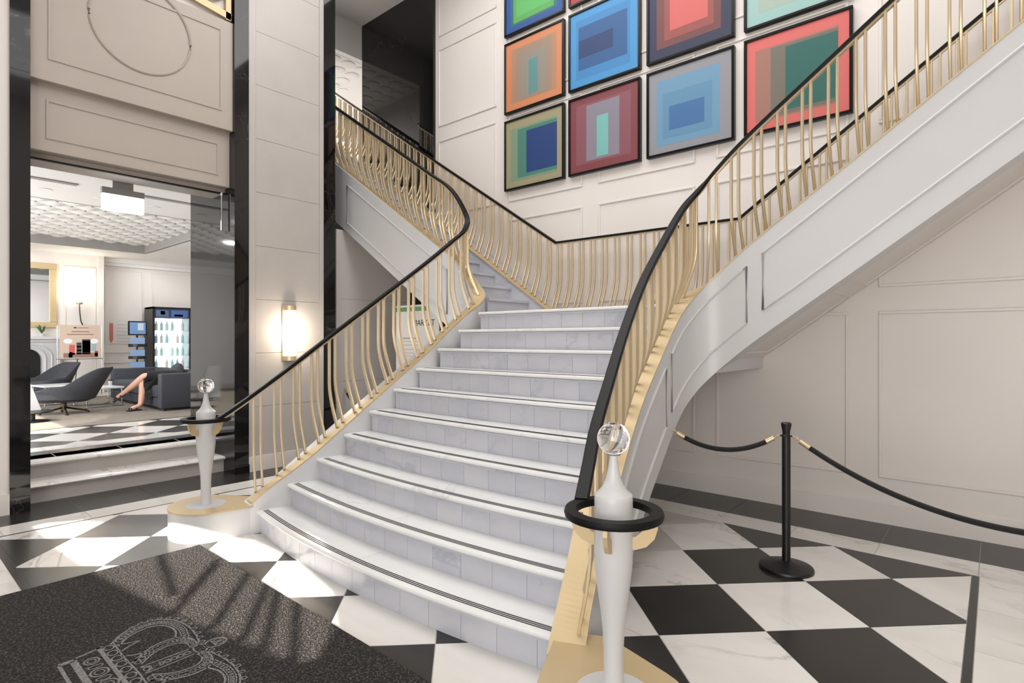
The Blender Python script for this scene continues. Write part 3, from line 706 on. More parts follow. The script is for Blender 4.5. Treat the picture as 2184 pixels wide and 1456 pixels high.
def rope(a, b, sag, label, r=0.0175):
    t = thing('barrier_rope', label, 'rope', a)
    a, b = Vector(a), Vector(b); pts = []
    for k in range(41):
        u = k/40; p = a.lerp(b, u); p.z -= sag*4*u*(1-u); pts.append(p-a)
    L = (b-a).length; e = max(2, int(40*0.11/L)); 
    MB().tube([tuple(p) for p in pts[e:41-e]], r, 10).build('velvet_cord', 'velvet', t, smooth=True)
    for end in (pts[:e+1], pts[::-1][:e+1]):
        d = (end[-1]-end[0]); MB().tube([tuple(end[0]+d*0.45), tuple(end[-1])], r*1.08, 10).build('brass_ferrule', 'gold', t, smooth=True)
        MB().tube([tuple(end[0]+d*0.24+Vector((0.011*math.cos(q), 0, 0.011*math.sin(q)))) for q in [2*PI*k/12 for k in range(12)]], 0.0035, 6, True).build('snap_hook', 'gold', t, smooth=True)
        MB().tube([tuple(end[0]), tuple(end[0]+d*0.46)], 0.005, 6).build('snap_hook', 'gold', t, smooth=True)
rope((-1.825, 3.93, 0.945), (-1.155, 4.25, 0.935), 0.13, 'short black velvet rope from the stair side to the stanchion')
rope((-1.075, 4.248, 0.935), (1.21, 3.95, 0.935), 0.37, 'long black velvet rope sagging right from the stanchion')
rope((-7.19, 4.62, 0.90), (-4.62, 3.95, 0.93), 0.36, 'black velvet rope behind the left railing below the sconce')

# ================================================================== BANNER UNDER THE LEFT FLIGHT
t = thing('banner_stand', 'white MARKET banner with a green top band under the left flight', 'sign', (-5.95, 4.95, 0))
box('base', 'chrome', -0.46, 0.46, -0.08, 0.08, 0, 0.09, t); pn = box('panel', 'paper', -0.45, 0.45, -0.004, 0.004, 0.09, 2.08, t)
box('green_band', 'greenband', -0.45, 0.45, -0.0055, -0.004, 1.995, 2.055, pn)
def text(s, size, loc, rot, m, parent, name='lettering', ext=0.0006, align='CENTER'):
    c = bpy.data.curves.new(name, 'FONT'); c.body = s; c.size = size; c.extrude = ext; c.align_x = align; c.align_y = 'CENTER'
    tmp = bpy.data.objects.new(name, c); COL.objects.link(tmp)
    dg = bpy.context.evaluated_depsgraph_get(); me = bpy.data.meshes.new_from_object(tmp.evaluated_get(dg)); bpy.data.objects.remove(tmp)
    me.materials.clear(); me.materials.append(M[m] if isinstance(m, str) else m)
    o = bpy.data.objects.new(name, me); o.location = loc; o.rotation_euler = rot; COL.objects.link(o)
    if parent: o.parent = parent
    return o
text('MARKET', 0.118, (0.14, -0.006, 1.83), (PI/2,0,0), 'ink', pn)
for k, (z, w, dark) in enumerate(((1.62,.30,1),(1.58,.34,0),(1.53,.32,0),(1.47,.36,0),(1.42,.30,0),(1.38,.32,0),(1.22,.30,1),(1.17,.32,0),(1.12,.28,0),(1.08,.30,0))):
    box('text_line', 'grey' if dark else 'greyink', -0.30, -0.30+w, -0.0052, -0.004, z, z+(0.014 if dark else 0.008), pn)

# ================================================================== RUG WITH CROWN
rug = MB().box(-4.68, -1.58, -1.1, 1.735, 0.001, 0.018).build('entrance_rug', 'rug', None, bevel=0.006)
tag(rug, 'dark woven entrance rug with a grey crown emblem', 'rug')
class RB(MB):
    def rib(s, pts, w=0.007, closed=False, z=0.0192):
        P = [Vector((p[0]-3.10, p[1]+0.64, 0)) for p in pts]; n = len(P); vs = []
        for i, p in enumerate(P):
            a = P[i-1] if (closed or i) else P[0]; b = P[(i+1) % n] if (closed or i < n-1) else P[-1]
            t = (b-a).normalized(); nn = Vector((-t.y, t.x, 0))*w/2
            vs += [(p.x+nn.x, p.y+nn.y, z), (p.x-nn.x, p.y-nn.y, z)]
        m = n if closed else n-1
        s.add(vs, [(2*i, 2*((i+1) % n), 2*((i+1) % n)+1, 2*i+1) for i in range(m)])
    def circ(s, c, rx, ry, w=0.006, n=18): s.rib([(c[0]+rx*math.cos(2*PI*k/n), c[1]+ry*math.sin(2*PI*k/n)) for k in range(n)], w, True)
rb = RB()
rb.rib([(-.35,.0),(.35,.0)], .016); rb.rib([(-.35,.055),(.35,.055)], .03); rb.rib([(-.355,0),(-.355,.06)], .03); rb.rib([(.355,0),(.355,.06)], .03)
rb.rib(cr([(-.37,.07),(-.38,.12),(-.40,.19)], 4), .014); rb.rib(cr([(.37,.07),(.38,.12),(.40,.19)], 4), .014)
for u, r in ((-.28,.034),(-.14,.04),(0,.045),(.14,.04),(.28,.034)): rb.circ((u,.115), r, r*.9, .009); rb.circ((u,.115), r*.55, r*.5, .006)
for u in (-.21,-.07,.07,.21): rb.circ((u,.115), .016, .03, .006)
rb.rib([(-.40,.17),(.40,.17)], .02)
for k in range(11): u = -.36+.072*k; rb.circ((u,.205), .026, .022, .008)
rb.rib([(p[0], p[1]) for p in cr([(-.40,.235),(-.2,.23),(0,.235),(.2,.23),(.40,.235)], 6)], .008)
for u in (-.32,-.16,0,.16,.32): rb.rib(cr([(u-.045,.24),(u-.02,.28),(u,.33),(u+.02,.28),(u+.045,.24)], 4), .010)
for sg in (-1, 1):
    A = [(sg*p[0], p[1]) for p in ((.39,.22),(.47,.29),(.515,.38),(.50,.47),(.42,.53),(.30,.555),(.17,.55),(.06,.53))]
    B = [(sg*p[0], p[1]) for p in ((.34,.24),(.41,.31),(.44,.39),(.42,.45),(.36,.485),(.28,.49),(.20,.46))]
    rb.rib(cr(A, 6), .010); rb.rib(cr(B, 6), .010)
    C = [(sg*p[0], p[1]) for p in ((.12,.25),(.19,.33),(.215,.41),(.20,.48),(.14,.515),(.06,.52))]
    D = [(sg*p[0], p[1]) for p in ((.07,.27),(.13,.34),(.15,.41),(.135,.46),(.09,.485),(.045,.48))]
    rb.rib(cr(C, 6), .010); rb.rib(cr(D, 6), .009)
    ca = cr(A, 4); cb = cr([((a[0]+b[0])/2, (a[1]+b[1])/2) for a, b in zip(A[:7], B)], 4)
    for k, p in enumerate(cb[2:]): rb.circ((p.x, p.y) if hasattr(p, 'x') else p, .019, .017, .007, 10)
    for k, p in enumerate(ca[6:]):
        if k % 2 == 0: rb.circ((p[0]*1.02, p[1]+.014), .012, .012, .006, 8)
    for a, b in zip(cr(C, 3), cr(D, 3)): rb.circ(((a[0]+b[0])/2, (a[1]+b[1])/2), .017, .014, .006, 8)
    rb.rib([(sg*.04,.24),(sg*.035,.47)], .008)
for k in range(7): rb.circ((0,.27+.03*k), .016, .013, .007, 10)
rb.circ((0,.51), .05, .028, .008); rb.circ((0,.585), .045, .052, .010); rb.rib([(-.045,.575),(.045,.575)], .008); rb.rib([(0,.575),(0,.635)], .007); rb.circ((-.018,.60), .012, .02, .006, 8); rb.circ((.018,.60), .012, .02, .006, 8)
rb.build('crown_emblem', 'emblem', rug)

# ================================================================== LOUNGE
LZ = 0.36
es = thing('entrance_steps', 'two pale stone steps up into the lounge opening', 'steps', (-7.3, 2.0, 0))
for k, (x, z) in enumerate(((-7.15, 0.185), (-7.45, LZ))):
    st = MB().box(-8.1+7.3, x+7.3-0.015, 1.064-2.0, 2.928-2.0, z-0.18 if k else 0.0, z-0.04).build('riser', 'stone', es)
    MB().sweep([(x+7.3-0.20, 1.064-2.0, z-0.02), (x+7.3-0.20, 2.928-2.0, z-0.02)], [(0.2+0.02,-0.02),(-0.2,-0.02),(-0.2,0.02),(-0.225,0.018),(-0.235,0.005),(-0.23,-0.012),(-0.2,-0.02)][1:]+[(0.2,0.02)] if False else [(-0.215,-0.02),(0.2,-0.02),(0.2,0.02),(-0.215,0.02),(-0.228,0.014),(-0.235,0.0),(-0.228,-0.014)]).build('tread', 'floorw', es, smooth=True)
fl = struct(MB().box(-16.6, -7.60, 1.07, 2.92, LZ-0.2, LZ-0.004).box(-16.6, -8.1, -3.0, 6.6, LZ-0.2, LZ-0.004).build('floor_lounge', 'grout'), 'raised lounge floor with charcoal and white tiles')
def ltile(p, m): return tile(p, m, fl, LZ)
for k in range(-4, 10):
    y0 = 1.388+0.604*(k-2); y1 = y0+0.604; a, b = max(y0, 1.07), min(y1, 2.925)
    if b-a > 0.05: ltile(rect(-8.09,-7.60,a,b), 'floord')
    if y0 > -1 and y1 < 5.5:
        ltile(rect(-8.40,-8.10,y0,y1), 'floorw')
for i in range(-4, 4):
    for j in range(-9, 9):
        c = [(-9.0+UX*(a+b), 2.2+UY*(b-a)) for a, b in ((i,j),(i+1,j),(i+1,j+1),(i,j+1))]
        mx = sum(p[0] for p in c)/4; my = sum(p[1] for p in c)/4
        if not (-10.3 < mx < -8.0 and -0.5 < my < 5.2): continue
        q = clip([(mx+(p[0]-mx)*0.992, my+(p[1]-my)*0.992) for p in c], -9.98, -8.405, -1, 5.4)
        if q: ltile(q, 'floord' if (i+j) % 2 == 0 else 'floorw')
cp = MB().box(-15.0, -9.95, -1.2, 5.6, LZ, LZ+0.012).build('lounge_carpet', 'carpet'); tag(cp, 'beige carpet under the lounge seating', 'carpet')
# shell
wlf = struct(box('wall_lounge_far', 'wall', -16.65, -16.5, -3.0, 6.6, LZ, 3.9), 'far wall of the lounge')
for (y0, y1) in ((3.95,4.75),(4.95,6.3)):
    frame_sticks(MB(), 'X', -16.5, y0, y1, LZ+1.15, 3.35, out=1).build('panel_molding', 'wall', wlf)
box('chair_rail', 'wall', -16.5, -16.47, 3.86, 6.6, LZ+0.93, LZ+0.97, wlf); box('chair_rail', 'wall', -16.5, -16.46, 3.86, 6.6, LZ+0.68, LZ+0.71, wlf)
box('baseboard', 'wall', -16.5, -16.47, -3, 6.6, LZ, LZ+0.16, wlf)
struct(box('wall_lounge_side', 'wall', -16.6, -8.09, 6.5, 6.6, LZ, 3.9), 'side wall of the lounge')
struct(MB().box(-16.6, -13.6, -3.1, -3.0, LZ, 3.9).box(-8.5, -7.9, -3.1, -3.0, LZ, 3.9).box(-13.6, -8.5, -3.1, -3.0, LZ, 0.9).box(-13.6, -8.5, -3.1, -3.0, 3.3, 3.9).build('wall_lounge_front', 'wall'), 'street side wall of the lounge')
struct(box('window_2', 'pane', -13.6, -8.5, -3.06, -3.05, 0.9, 3.3), 'lounge street window')
struct(box('wall_lounge_near', 'wall', -8.09, -7.9, -3.0, 0.915, 0, 3.9), 'lounge wall beside the opening')
struct(box('wall_lounge_near_b', 'wall', -8.2, -8.09, 3.10, 6.6, 0, 3.58), 'lounge wall behind the pier')
lc = struct(MB().box(-16.6, -14.95, -3.1, 6.6, 3.6, 3.72).box(-10.2, -7.5, -3.1, 4.3, 3.6, 3.72).box(-10.2, -8.1, 4.3, 6.6, 3.6, 3.72).box(-14.95, -10.2, 4.36, 6.6, 3.6, 3.72).box(-14.95, -10.2, -3.1, -1.6, 3.6, 3.72).build('ceiling_lounge', 'ceil'), 'lounge ceiling with a tufted tray')
MB().box(-14.97, -14.93, -1.6, 4.38, 3.6, 3.84).box(-10.22, -10.18, -1.6, 4.38, 3.6, 3.84).box(-14.95, -10.2, 4.34, 4.38, 3.6, 3.84).box(-14.95, -10.2, -1.62, -1.58, 3.6, 3.84).build('tray_side', 'grey', lc)
mb = MB(); nx, ny = 84, 104; x0, x1, y0, y1 = -14.93, -10.2, -1.6, 4.36; PT = 0.46
for i in range(nx+1):
    for j in range(ny+1):
        x = x0+(x1-x0)*i/nx; y = y0+(y1-y0)*j/ny; u = (x+y)/PT; v = (x-y)/PT
        mb.v.append((x, y, 3.83-0.07*(abs(math.sin(PI*u)*math.sin(PI*v)))**0.5))
mb.f = [(i*(ny+1)+j, (i+1)*(ny+1)+j, (i+1)*(ny+1)+j+1, i*(ny+1)+j+1) for i in range(nx) for j in range(ny)]
mb.build('tufted_panel', 'ceil', lc, smooth=True)
mb = MB()
for a in range(-80, 20):
    for b in range(-80, 20):
        x = (a+b)*PT/2; y = (a-b)*PT/2
        if x0+0.05 < x < x1-0.05 and y0+0.05 < y < y1-0.05: mb.sphere((x, y, 3.80), 0.022, 8, 5)
tag(mb.build('tuft_buttons', 'grey', lc), kind='stuff')
for (x, y0, y1) in ((-8.95, 1.0, 1.85), (-8.95, 2.15, 3.6)): box('air_slot', 'grey', x-0.05, x+0.05, y0, y1, 3.585, 3.6, lc)
MB().box(-16.5, -16.32, -3, 6.5, 3.5, 3.6).box(-16.5, -16.40, -3, 6.5, 3.42, 3.5).build('crown_molding', 'ceil', lc)
def downlight(p, label, r=0.06):
    t = thing('downlight', label, 'downlight', p, 0, 'recessed downlights'); 
    MB().lathe([(r,-0.004),(r*1.3,-0.006),(r*1.3,0.0),(r,0.0)], (0,0), 20).build('trim_ring', 'ceil', t, smooth=True)
    MB().lathe([(0.001,-0.003),(r,-0.003),(r,-0.001),(0.001,-0.001)], (0,0), 20).build('lens', 'spoton', t)
downlight((-9.55, 1.62, 3.598), 'lit downlight at the left end of the lounge ceiling, nearest the black jamb')
downlight((-9.6, 2.25, 3.598), 'lit downlight beside the hanging light sign')
downlight((-9.6, 2.92, 3.598), 'lit downlight just right of the hanging light sign')
downlight((-15.6, 4.95, 3.598), 'lit downlight in front of the far lounge wall above the fridge')
downlight((-15.6, 2.1, 3.598), 'lit downlight above the gold mirror')
# chimney breast with mirror, mantel, sconce
cb = struct(box('wall_chimney', 'wall', -16.5, -16.2, 0.4, 3.85, LZ, 3.6), 'white chimney breast at the back of the lounge')
frame_sticks(MB(), 'X', -16.2, 3.1, 3.7, LZ+1.2, 3.3, out=1).build('panel_molding', 'wall', cb); frame_sticks(MB(), 'X', -16.2, 3.1, 3.7, LZ+0.2, LZ+0.98, out=1).build('panel_molding', 'wall', cb)
box('pilaster', 'wall', -16.2, -16.15, 3.74, 3.85, LZ, 3.6, cb)
t = thing('wall_mirror', 'gold framed mirror over the white mantel', 'mirror', (-16.2, 2.1, 1.88))
mb = MB()
for b in ((-0.86,0.86,0,0.13),(-0.86,0.86,1.32,1.45),(-0.86,-0.73,0.13,1.32),(0.73,0.86,0.13,1.32)): mb.box(0.0,0.05,b[0],b[1],b[2],b[3])
mb.build('frame', 'goldp', t, bevel=0.01); box('mirror_glass', 'mirror', 0.0, 0.02, -0.74, 0.74, 0.12, 1.33, t)
t = thing('fireplace', 'white fireplace surround with a dark arched firebox', 'fireplace', (-16.2, 2.1, LZ))
mb = MB(); n = 14
arch = [(0.58, 0.0), (0.58, 0.80)]+[(0.58-0.25+0.25*math.cos(PI/2*k/n), 0.80+0.25*math.sin(PI/2*k/n)) for k in range(n+1)]
arch = arch+[(-p[0], p[1]) for p in reversed(arch)]
outer = [(0.90,0),(0.90,1.22),(-0.90,1.22),(-0.90,0)]
P = [(y, z) for y, z in arch]+[(y, z) for y, z in reversed(outer)]
npt = len(P)
mb.add([(0.0,p[0],p[1]) for p in P]+[(0.16,p[0],p[1]) for p in P], [tuple(range(npt)), tuple(range(2*npt-1,npt-1,-1))]+[(i,(i+1)%npt,(i+1)%npt+npt,i+npt) for i in range(npt)])
mb.build('surround', 'white', t)
MB().tube([(0.165, 1.05*p[0]+(0.03 if p[0] > 0 else -0.03), p[1]*1.04) for p in arch], 0.022, 6).build('arch_molding', 'white', t, smooth=True)
MB().tube([(0.165, 1.25*p[0]+(0.03 if p[0] > 0 else -0.03), p[1]*1.08) for p in arch], 0.016, 6).build('arch_molding', 'white', t, smooth=True)
box('mantel_shelf', 'white', 0.0, 0.26, -0.98, 0.98, 1.26, 1.32, t, 0.008); box('mantel_bed', 'white', 0.0, 0.20, -0.93, 0.93, 1.20, 1.26, t, 0.008)
box('firebox', 'dark', 0.0, 0.012, -0.58, 0.58, 0.0, 1.06, t)
t = thing('potted_plant', 'small green plant standing on the white mantel', 'plant', (-16.06, 2.68, LZ+1.32))
MB().lathe([(0.001,0),(0.05,0),(0.065,0.07),(0.06,0.07),(0.001,0.06)], (0,0), 16).build('pot', 'white', t, smooth=True)
mb = MB()
for k in range(26):
    a = random.random()*2*PI; r = 0.05+0.11*random.random(); h = 0.10+0.12*random.random(); w = 0.018
    d = Vector((math.cos(a), math.sin(a), 0)); e = Vector((-d.y, d.x, 0))*w; b0 = Vector((0,0,0.06))
    mb.add([b0, b0+d*r*0.5+e+Vector((0,0,h*0.8)), b0+d*r+Vector((0,0,h)), b0+d*r*0.5-e+Vector((0,0,h*0.8))], [(0,1,2,3)])
mb.build('leaves', 'leaf', t)
t = thing('wall_sconce', 'lit torch-shaped sconce with a dark curved stem above the poster easel', 'wall lamp', (-16.19, 3.36, 2.0))
MB().lathe([(0.001,0.48),(0.05,0.48),(0.10,0.72),(0.095,0.72),(0.001,0.50)], (0.11,0), 20).build('shade', 'lampon', t, smooth=True)
MB().lathe([(0.001,0.43),(0.06,0.43),(0.07,0.47),(0.05,0.49),(0.001,0.49)], (0.11,0), 20).build('cup', 'gold', t, smooth=True)
MB().tube([tuple(p) for p in cr([(0.11,0,0.44),(0.10,0.01,0.25),(0.06,0.04,0.05),(0.02,0.10,-0.10)], 6)], 0.012, 8).build('stem', 'bronze', t, smooth=True)
l = bpy.data.lights.new('lounge_sconce_glow', 'POINT'); l.energy = 12; l.color = (1.0, 0.84, 0.62); l.shadow_soft_size = 0.08
o = bpy.data.objects.new('lounge_sconce_glow', l); o.location = (-15.98, 3.36, 2.85); COL.objects.link(o)
# poster easel
t = thing('poster_easel', 'beige illustrated poster on a chrome easel beside the fireplace', 'easel', (-15.35, 3.22, LZ), 0)
for y in (-0.40, 0.40): MB().tube([(-0.02, y, 0.012), (0.0, y, 1.56)], 0.012, 8).build('leg', 'chrome', t, smooth=True)
MB().tube([(-0.5, 0, 0.012), (-0.02, 0, 1.40)], 0.012, 8).build('leg', 'chrome', t, smooth=True)
MB().tube([(0.012,-0.42,0.83), (0.012,0.42,0.83)], 0.012, 8).build('ledge', 'chrome', t, smooth=True)
pb = box('poster', flat((206,184,166)), 0.014, 0.03, -0.36, 0.36, 0.845, 1.575, t)
for (y, z, w, h, c) in ((-.30,.86,.62,.10,(150,116,104)),(-.20,.92,.10,.22,(206,96,88)),(-.21,.86,.07,.12,(240,238,236)),(-.07,.93,.09,.26,(70,66,70)),(-.07,1.0,.09,.03,(230,226,222)),(-.07,1.08,.09,.03,(230,226,222)),(.03,.93,.15,.33,(58,54,58)),(.035,.97,.14,.26,(232,234,240)),(.20,1.0,.09,.16,(150,176,180)),(.26,.88,.06,.12,(160,70,60)),(-.12,1.50,.05,.03,(80,64,58)),(-.05,1.505,.20,.016,(140,110,100)),(-.16,1.42,.32,.018,(140,100,90)),(-.24,1.36,.48,.018,(140,100,90))):
    box('print_block', flat(c), 0.0302, 0.0312, y, y+w, z, z+h, pb)
for y in (-.22, .25): MB().add([(0.0312, y+0.08*math.cos(a), 1.22+0.055*math.sin(a)) for a in [2*PI*k/20 for k in range(20)]]+[(0.0304, y+0.08*math.cos(a), 1.22+0.055*math.sin(a)) for a in [2*PI*k/20 for k in range(20)]], [tuple(range(20)), tuple(range(39,19,-1))]+[(i,(i+1)%20,(i+1)%20+20,i+20) for i in range(20)]).build('speech_bubble', 'paper', pb)
# lounge armchair
def armchair(loc, rz, label):
    t = thing('armchair', label, 'armchair', loc, rz, 'charcoal swivel armchairs in the lounge')
    # back towards +X, opening towards -X
    mb = MB(); n = 36; K = 8
    for i in range(n+1):
        th = math.radians(-128+256*i/n); c, s = math.cos(th), math.sin(th)
        ad = abs(math.degrees(th)); q = min(1, max(0, (78-ad)/48)); back = q*q*(3-2*q)
        top = 0.47+0.30*back if ad < 95 else 0.47-0.07*(ad-95)/33
        rx = 0.36+0.12*(1 if c > 0 else 0.35); ry = 0.39
        lean = 0.20*back
        ring = []
        for (f, z, th_) in ((0.62, 0.20, 0), (0.86, 0.25, 0), (0.97, 0.36, 0), (1.0, top-0.03, 0), (0.97, top, 0), (0.90, top-0.01, 0), (0.84, 0.42, 0), (0.74, 0.36, 0)):
            sh = lean*max(0, (z-0.36)/0.4); ring.append((f*rx*c*1.05+sh, f*ry*s, z))
        mb.v += ring
    mb.f = [(i*K+k, (i+1)*K+k, (i+1)*K+(k+1)%K, i*K+(k+1)%K) for i in range(n) for k in range(K)]+[tuple(range(K)), tuple(range(n*K, n*K+K))]
    mb.build('shell', 'chair', t, smooth=True)
    MB().lathe([(0.001,0.19),(0.28,0.20),(0.36,0.26),(0.37,0.33),(0.34,0.39),(0.20,0.41),(0.001,0.41)], (-0.05,0), 32).build('seat', 'chair', t, smooth=True)
    MB().lathe([(0.001,0.06),(0.03,0.06),(0.03,0.17),(0.06,0.20),(0.001,0.20)], (0,0), 16).build('column', 'bronze', t, smooth=True)
    for k in range(4):
        a = math.radians(30+90*k); d = (math.cos(a), math.sin(a))
        MB().tube([(0,0,0.105), (0.32*d[0],0.32*d[1],0.03)], 0.016, 8).lathe([(0.001,0.0),(0.022,0.0),(0.022,0.03),(0.001,0.03)], (0.32*d[0],0.32*d[1]), 12).build('foot', 'bronze', t, smooth=True)
CZ = LZ+0.012
armchair((-11.84, 2.27, CZ), math.radians(55), 'charcoal swivel armchair in front, turned side-on to the opening')
armchair((-14.4, 2.42, CZ), math.radians(120), 'charcoal armchair farther back by the fireplace')
# side tables
def table(loc, w, d, h, label):
    t = thing('side_table', label, 'table', loc, math.radians(8), 'chrome side tables in the lounge')
    box('top', flat((226,228,230), 0.15), -w/2, w/2, -d/2, d/2, h-0.03, h, t, 0.006)
    for x in (-w/2+0.03, w/2-0.03):
        for y in (-d/2+0.03, d/2-0.03): MB().tube([(x,y,0.014),(x,y,h-0.03)], 0.011, 8).build('leg', 'chrome', t, smooth=True)
        MB().tube([(x,-d/2,0.012),(x,d/2,0.012)], 0.011, 8).build('runner', 'chrome', t, smooth=True)
table((-12.75, 2.95, CZ), 0.62, 0.62, 0.36, 'chrome legged side table between armchair and sofa')
table((-13.35, 2.50, CZ), 0.60, 0.70, 0.40, 'chrome legged table behind the front armchair')
for k, (dx, dy) in enumerate(((0.05,0.18),(-0.06,0.20))):
    t = thing('water_glass', ('clear glass on the chrome side table, nearer the sofa', 'clear glass on the chrome side table, farther from the sofa')[k], 'glass', (-12.75+dx, 2.95+dy, CZ+0.361))
    MB().lathe([(0.001,0),(0.028,0),(0.034,0.12),(0.031,0.12),(0.026,0.01),(0.001,0.01)], (0,0), 16).build('tumbler', 'pane', t, smooth=True)
    MB().lathe([(0.033,0.10),(0.035,0.125),(0.032,0.125)], (0,0), 16).build('rim', 'bronze', t, smooth=True)
# slanted board at the left
t = thing('display_board', 'white slanted board on a black tray beside the black jamb', 'display board', (-11.0, 1.73, LZ+0.012))
MB().add([(-0.04,-0.30,0.17),(0.0,-0.30,0.17),(-0.04,0.10,0.17),(0.0,0.10,0.17),(-0.04,-0.30,0.75),(0.0,-0.30,0.75),(-0.04,-0.08,0.75),(0.0,-0.08,0.75)], [(0,1,3,2),(4,6,7,5),(0,4,5,1),(1,5,7,3),(3,7,6,2),(2,6,4,0)]).build('board', 'white', t)
MB().lathe([(0.001,0.13),(0.24,0.135),(0.25,0.15),(0.24,0.165),(0.001,0.165)], (0,0), 28).build('tray', 'blackm', t, smooth=True)
MB().lathe([(0.001,0),(0.2,0),(0.2,0.015),(0.03,0.03),(0.03,0.14),(0.001,0.14)], (0,0), 24).build('foot', 'blackm', t, smooth=True)
# sofa
t = thing('sofa', 'charcoal upholstered sofa with the person on it', 'sofa', (-12.4, 3.42, CZ))
box('arm', 'sofa', 1.30, 1.50, 0.0, 0.95, 0.04, 0.645, t, 0.03, True); box('arm', 'sofa', -1.50, -1.30, 0.0, 0.95, 0.04, 0.645, t, 0.03, True)
box('backrest', 'sofa', -1.30, 1.30, 0.75, 0.95, 0.04, 0.645, t, 0.03, True)
for k in range(2): box('seat_cushion', 'sofa', -1.295+1.298*k, -0.003+1.298*k, 0.0, 0.75, 0.22, 0.43, t, 0.035, True); 
box('base', 'sofa', -1.30, 1.30, 0.02, 0.75, 0.06, 0.215, t)
for x in (-1.42, 1.42):
    for y in (0.08, 0.87): MB().lathe([(0.001,0),(0.02,0),(0.025,0.05),(0.001,0.05)], (x,y), 10).build('foot', 'blackm', t)
c1 = MB().sphere((0,0,0), 0.27, 24, 14, (1.0,0.42,0.72)).build('throw_cushion', 'sofa', None, smooth=True); c1.location = (-12.05, 4.04, CZ+0.60); c1.rotation_euler = (math.radians(-16), 0, math.radians(-8))
tag(c1, 'rounded charcoal cushion leaning on the sofa back', 'cushion', 'cushions on the sofa')
c2 = MB().sphere((0,0,0), 0.25, 24, 14, (1.0,0.5,0.5)).build('throw_cushion', 'sofa', None, smooth=True); c2.location = (-11.3, 4.22, CZ+0.72); c2.scale = (1.1,0.6,0.5)
tag(c2, 'flat charcoal cushion on the sofa back near the pier', 'cushion', 'cushions on the sofa')
# seated person
def skin_body(name, V, E, R, m, parent, levels=2):
    me = bpy.data.meshes.new(name); me.from_pydata(V, E, []); o = bpy.data.objects.new(name, me); COL.objects.link(o)
    md = o.modifiers.new('skin', 'SKIN'); md.use_smooth_shade = True
    for i, r in enumerate(R): me.skin_vertices[0].data[i].radius = (r, r)
    me.skin_vertices[0].data[0].use_root = True
    s2 = o.modifiers.new('sub', 'SUBSURF'); s2.levels = levels; s2.render_levels = levels
    dg = bpy.context.evaluated_depsgraph_get(); m2 = bpy.data.meshes.new_from_object(o.evaluated_get(dg)); bpy.data.objects.remove(o)
    m2.materials.clear(); m2.materials.append(M[m]); 
    for p in m2.polygons: p.use_smooth = True
    o = bpy.data.objects.new(name, m2); COL.objects.link(o); o.parent = parent; return o
B0 = Vector((-11.45, 3.80, CZ))
t = thing('person', 'person in a black dress and sandals lounging cross-legged on the sofa', 'person', tuple(B0))
V = [(0,0,0.52),(0.05,0.10,0.54),(0.11,0.17,0.55),(0.15,0.20,0.55),(0.18,0.21,0.56),
     (-0.07,-0.06,0.52),(-0.05,-0.49,0.53),(0.055,-0.55,0.09),(0.10,-0.72,0.032),
     (0.08,-0.06,0.53),(-0.01,-0.46,0.60),(-0.165,-0.73,0.31),(-0.175,-0.85,0.22),
     (-0.02,0.20,0.54),(-0.16,0.08,0.50),(-0.06,-0.08,0.55),(0.20,0.06,0.53),(0.18,-0.10,0.53),(0.08,-0.16,0.57),(0.22,0.20,0.57),
     (0.0,-0.50,0.34),(-0.07,-0.57,0.48)]
E_ = [(0,1),(1,2),(2,3),(3,4),(4,19),(0,5),(5,6),(6,20),(20,7),(7,8),(0,9),(9,10),(10,21),(21,11),(11,12),(2,13),(13,14),(14,15),(2,16),(16,17),(17,18)]
Rd = [0.13,0.12,0.12,0.055,0.07,0.09,0.07,0.042,0.034,0.09,0.07,0.042,0.032,0.06,0.042,0.03,0.06,0.042,0.03,0.085,0.064,0.062]
skin_body('body', V, E_, Rd, 'skin', t)
def rings(mb, R):
    n = 16; b = len(mb.v)
    for (c, d, rx, ry) in R:
        c = Vector(c); d = Vector(d).normalized(); s = Vector((1,0,0)) if abs(d.x) < 0.8 else Vector((0,1,0)); u = d.cross(s).normalized(); w = d.cross(u).normalized()
        for k in range(n): a = 2*PI*k/n; mb.v.append(tuple(c+u*ry*math.cos(a)+w*rx*math.sin(a)))
    for i in range(len(R)-1):
        for k in range(n): mb.f.append((b+i*n+k, b+i*n+(k+1)%n, b+(i+1)*n+(k+1)%n, b+(i+1)*n+k))
    return mb
mb = rings(MB(), [((0.13,0.19,0.56),(0.5,0.5,0.4),0.06,0.06),((0.11,0.16,0.55),(0.4,0.6,0.2),0.16,0.135),((0.05,0.08,0.55),(0.4,0.6,0.2),0.155,0.135),((0.0,-0.02,0.54),(0,1,0),0.17,0.145),((-0.01,-0.2,0.55),(0,1,0),0.155,0.135),((-0.02,-0.36,0.56),(0,1,-0.1),0.135,0.12),((-0.01,-0.47,0.57),(0,1,-0.2),0.115,0.105)])
mb.build('dress', 'dress', t, smooth=True)
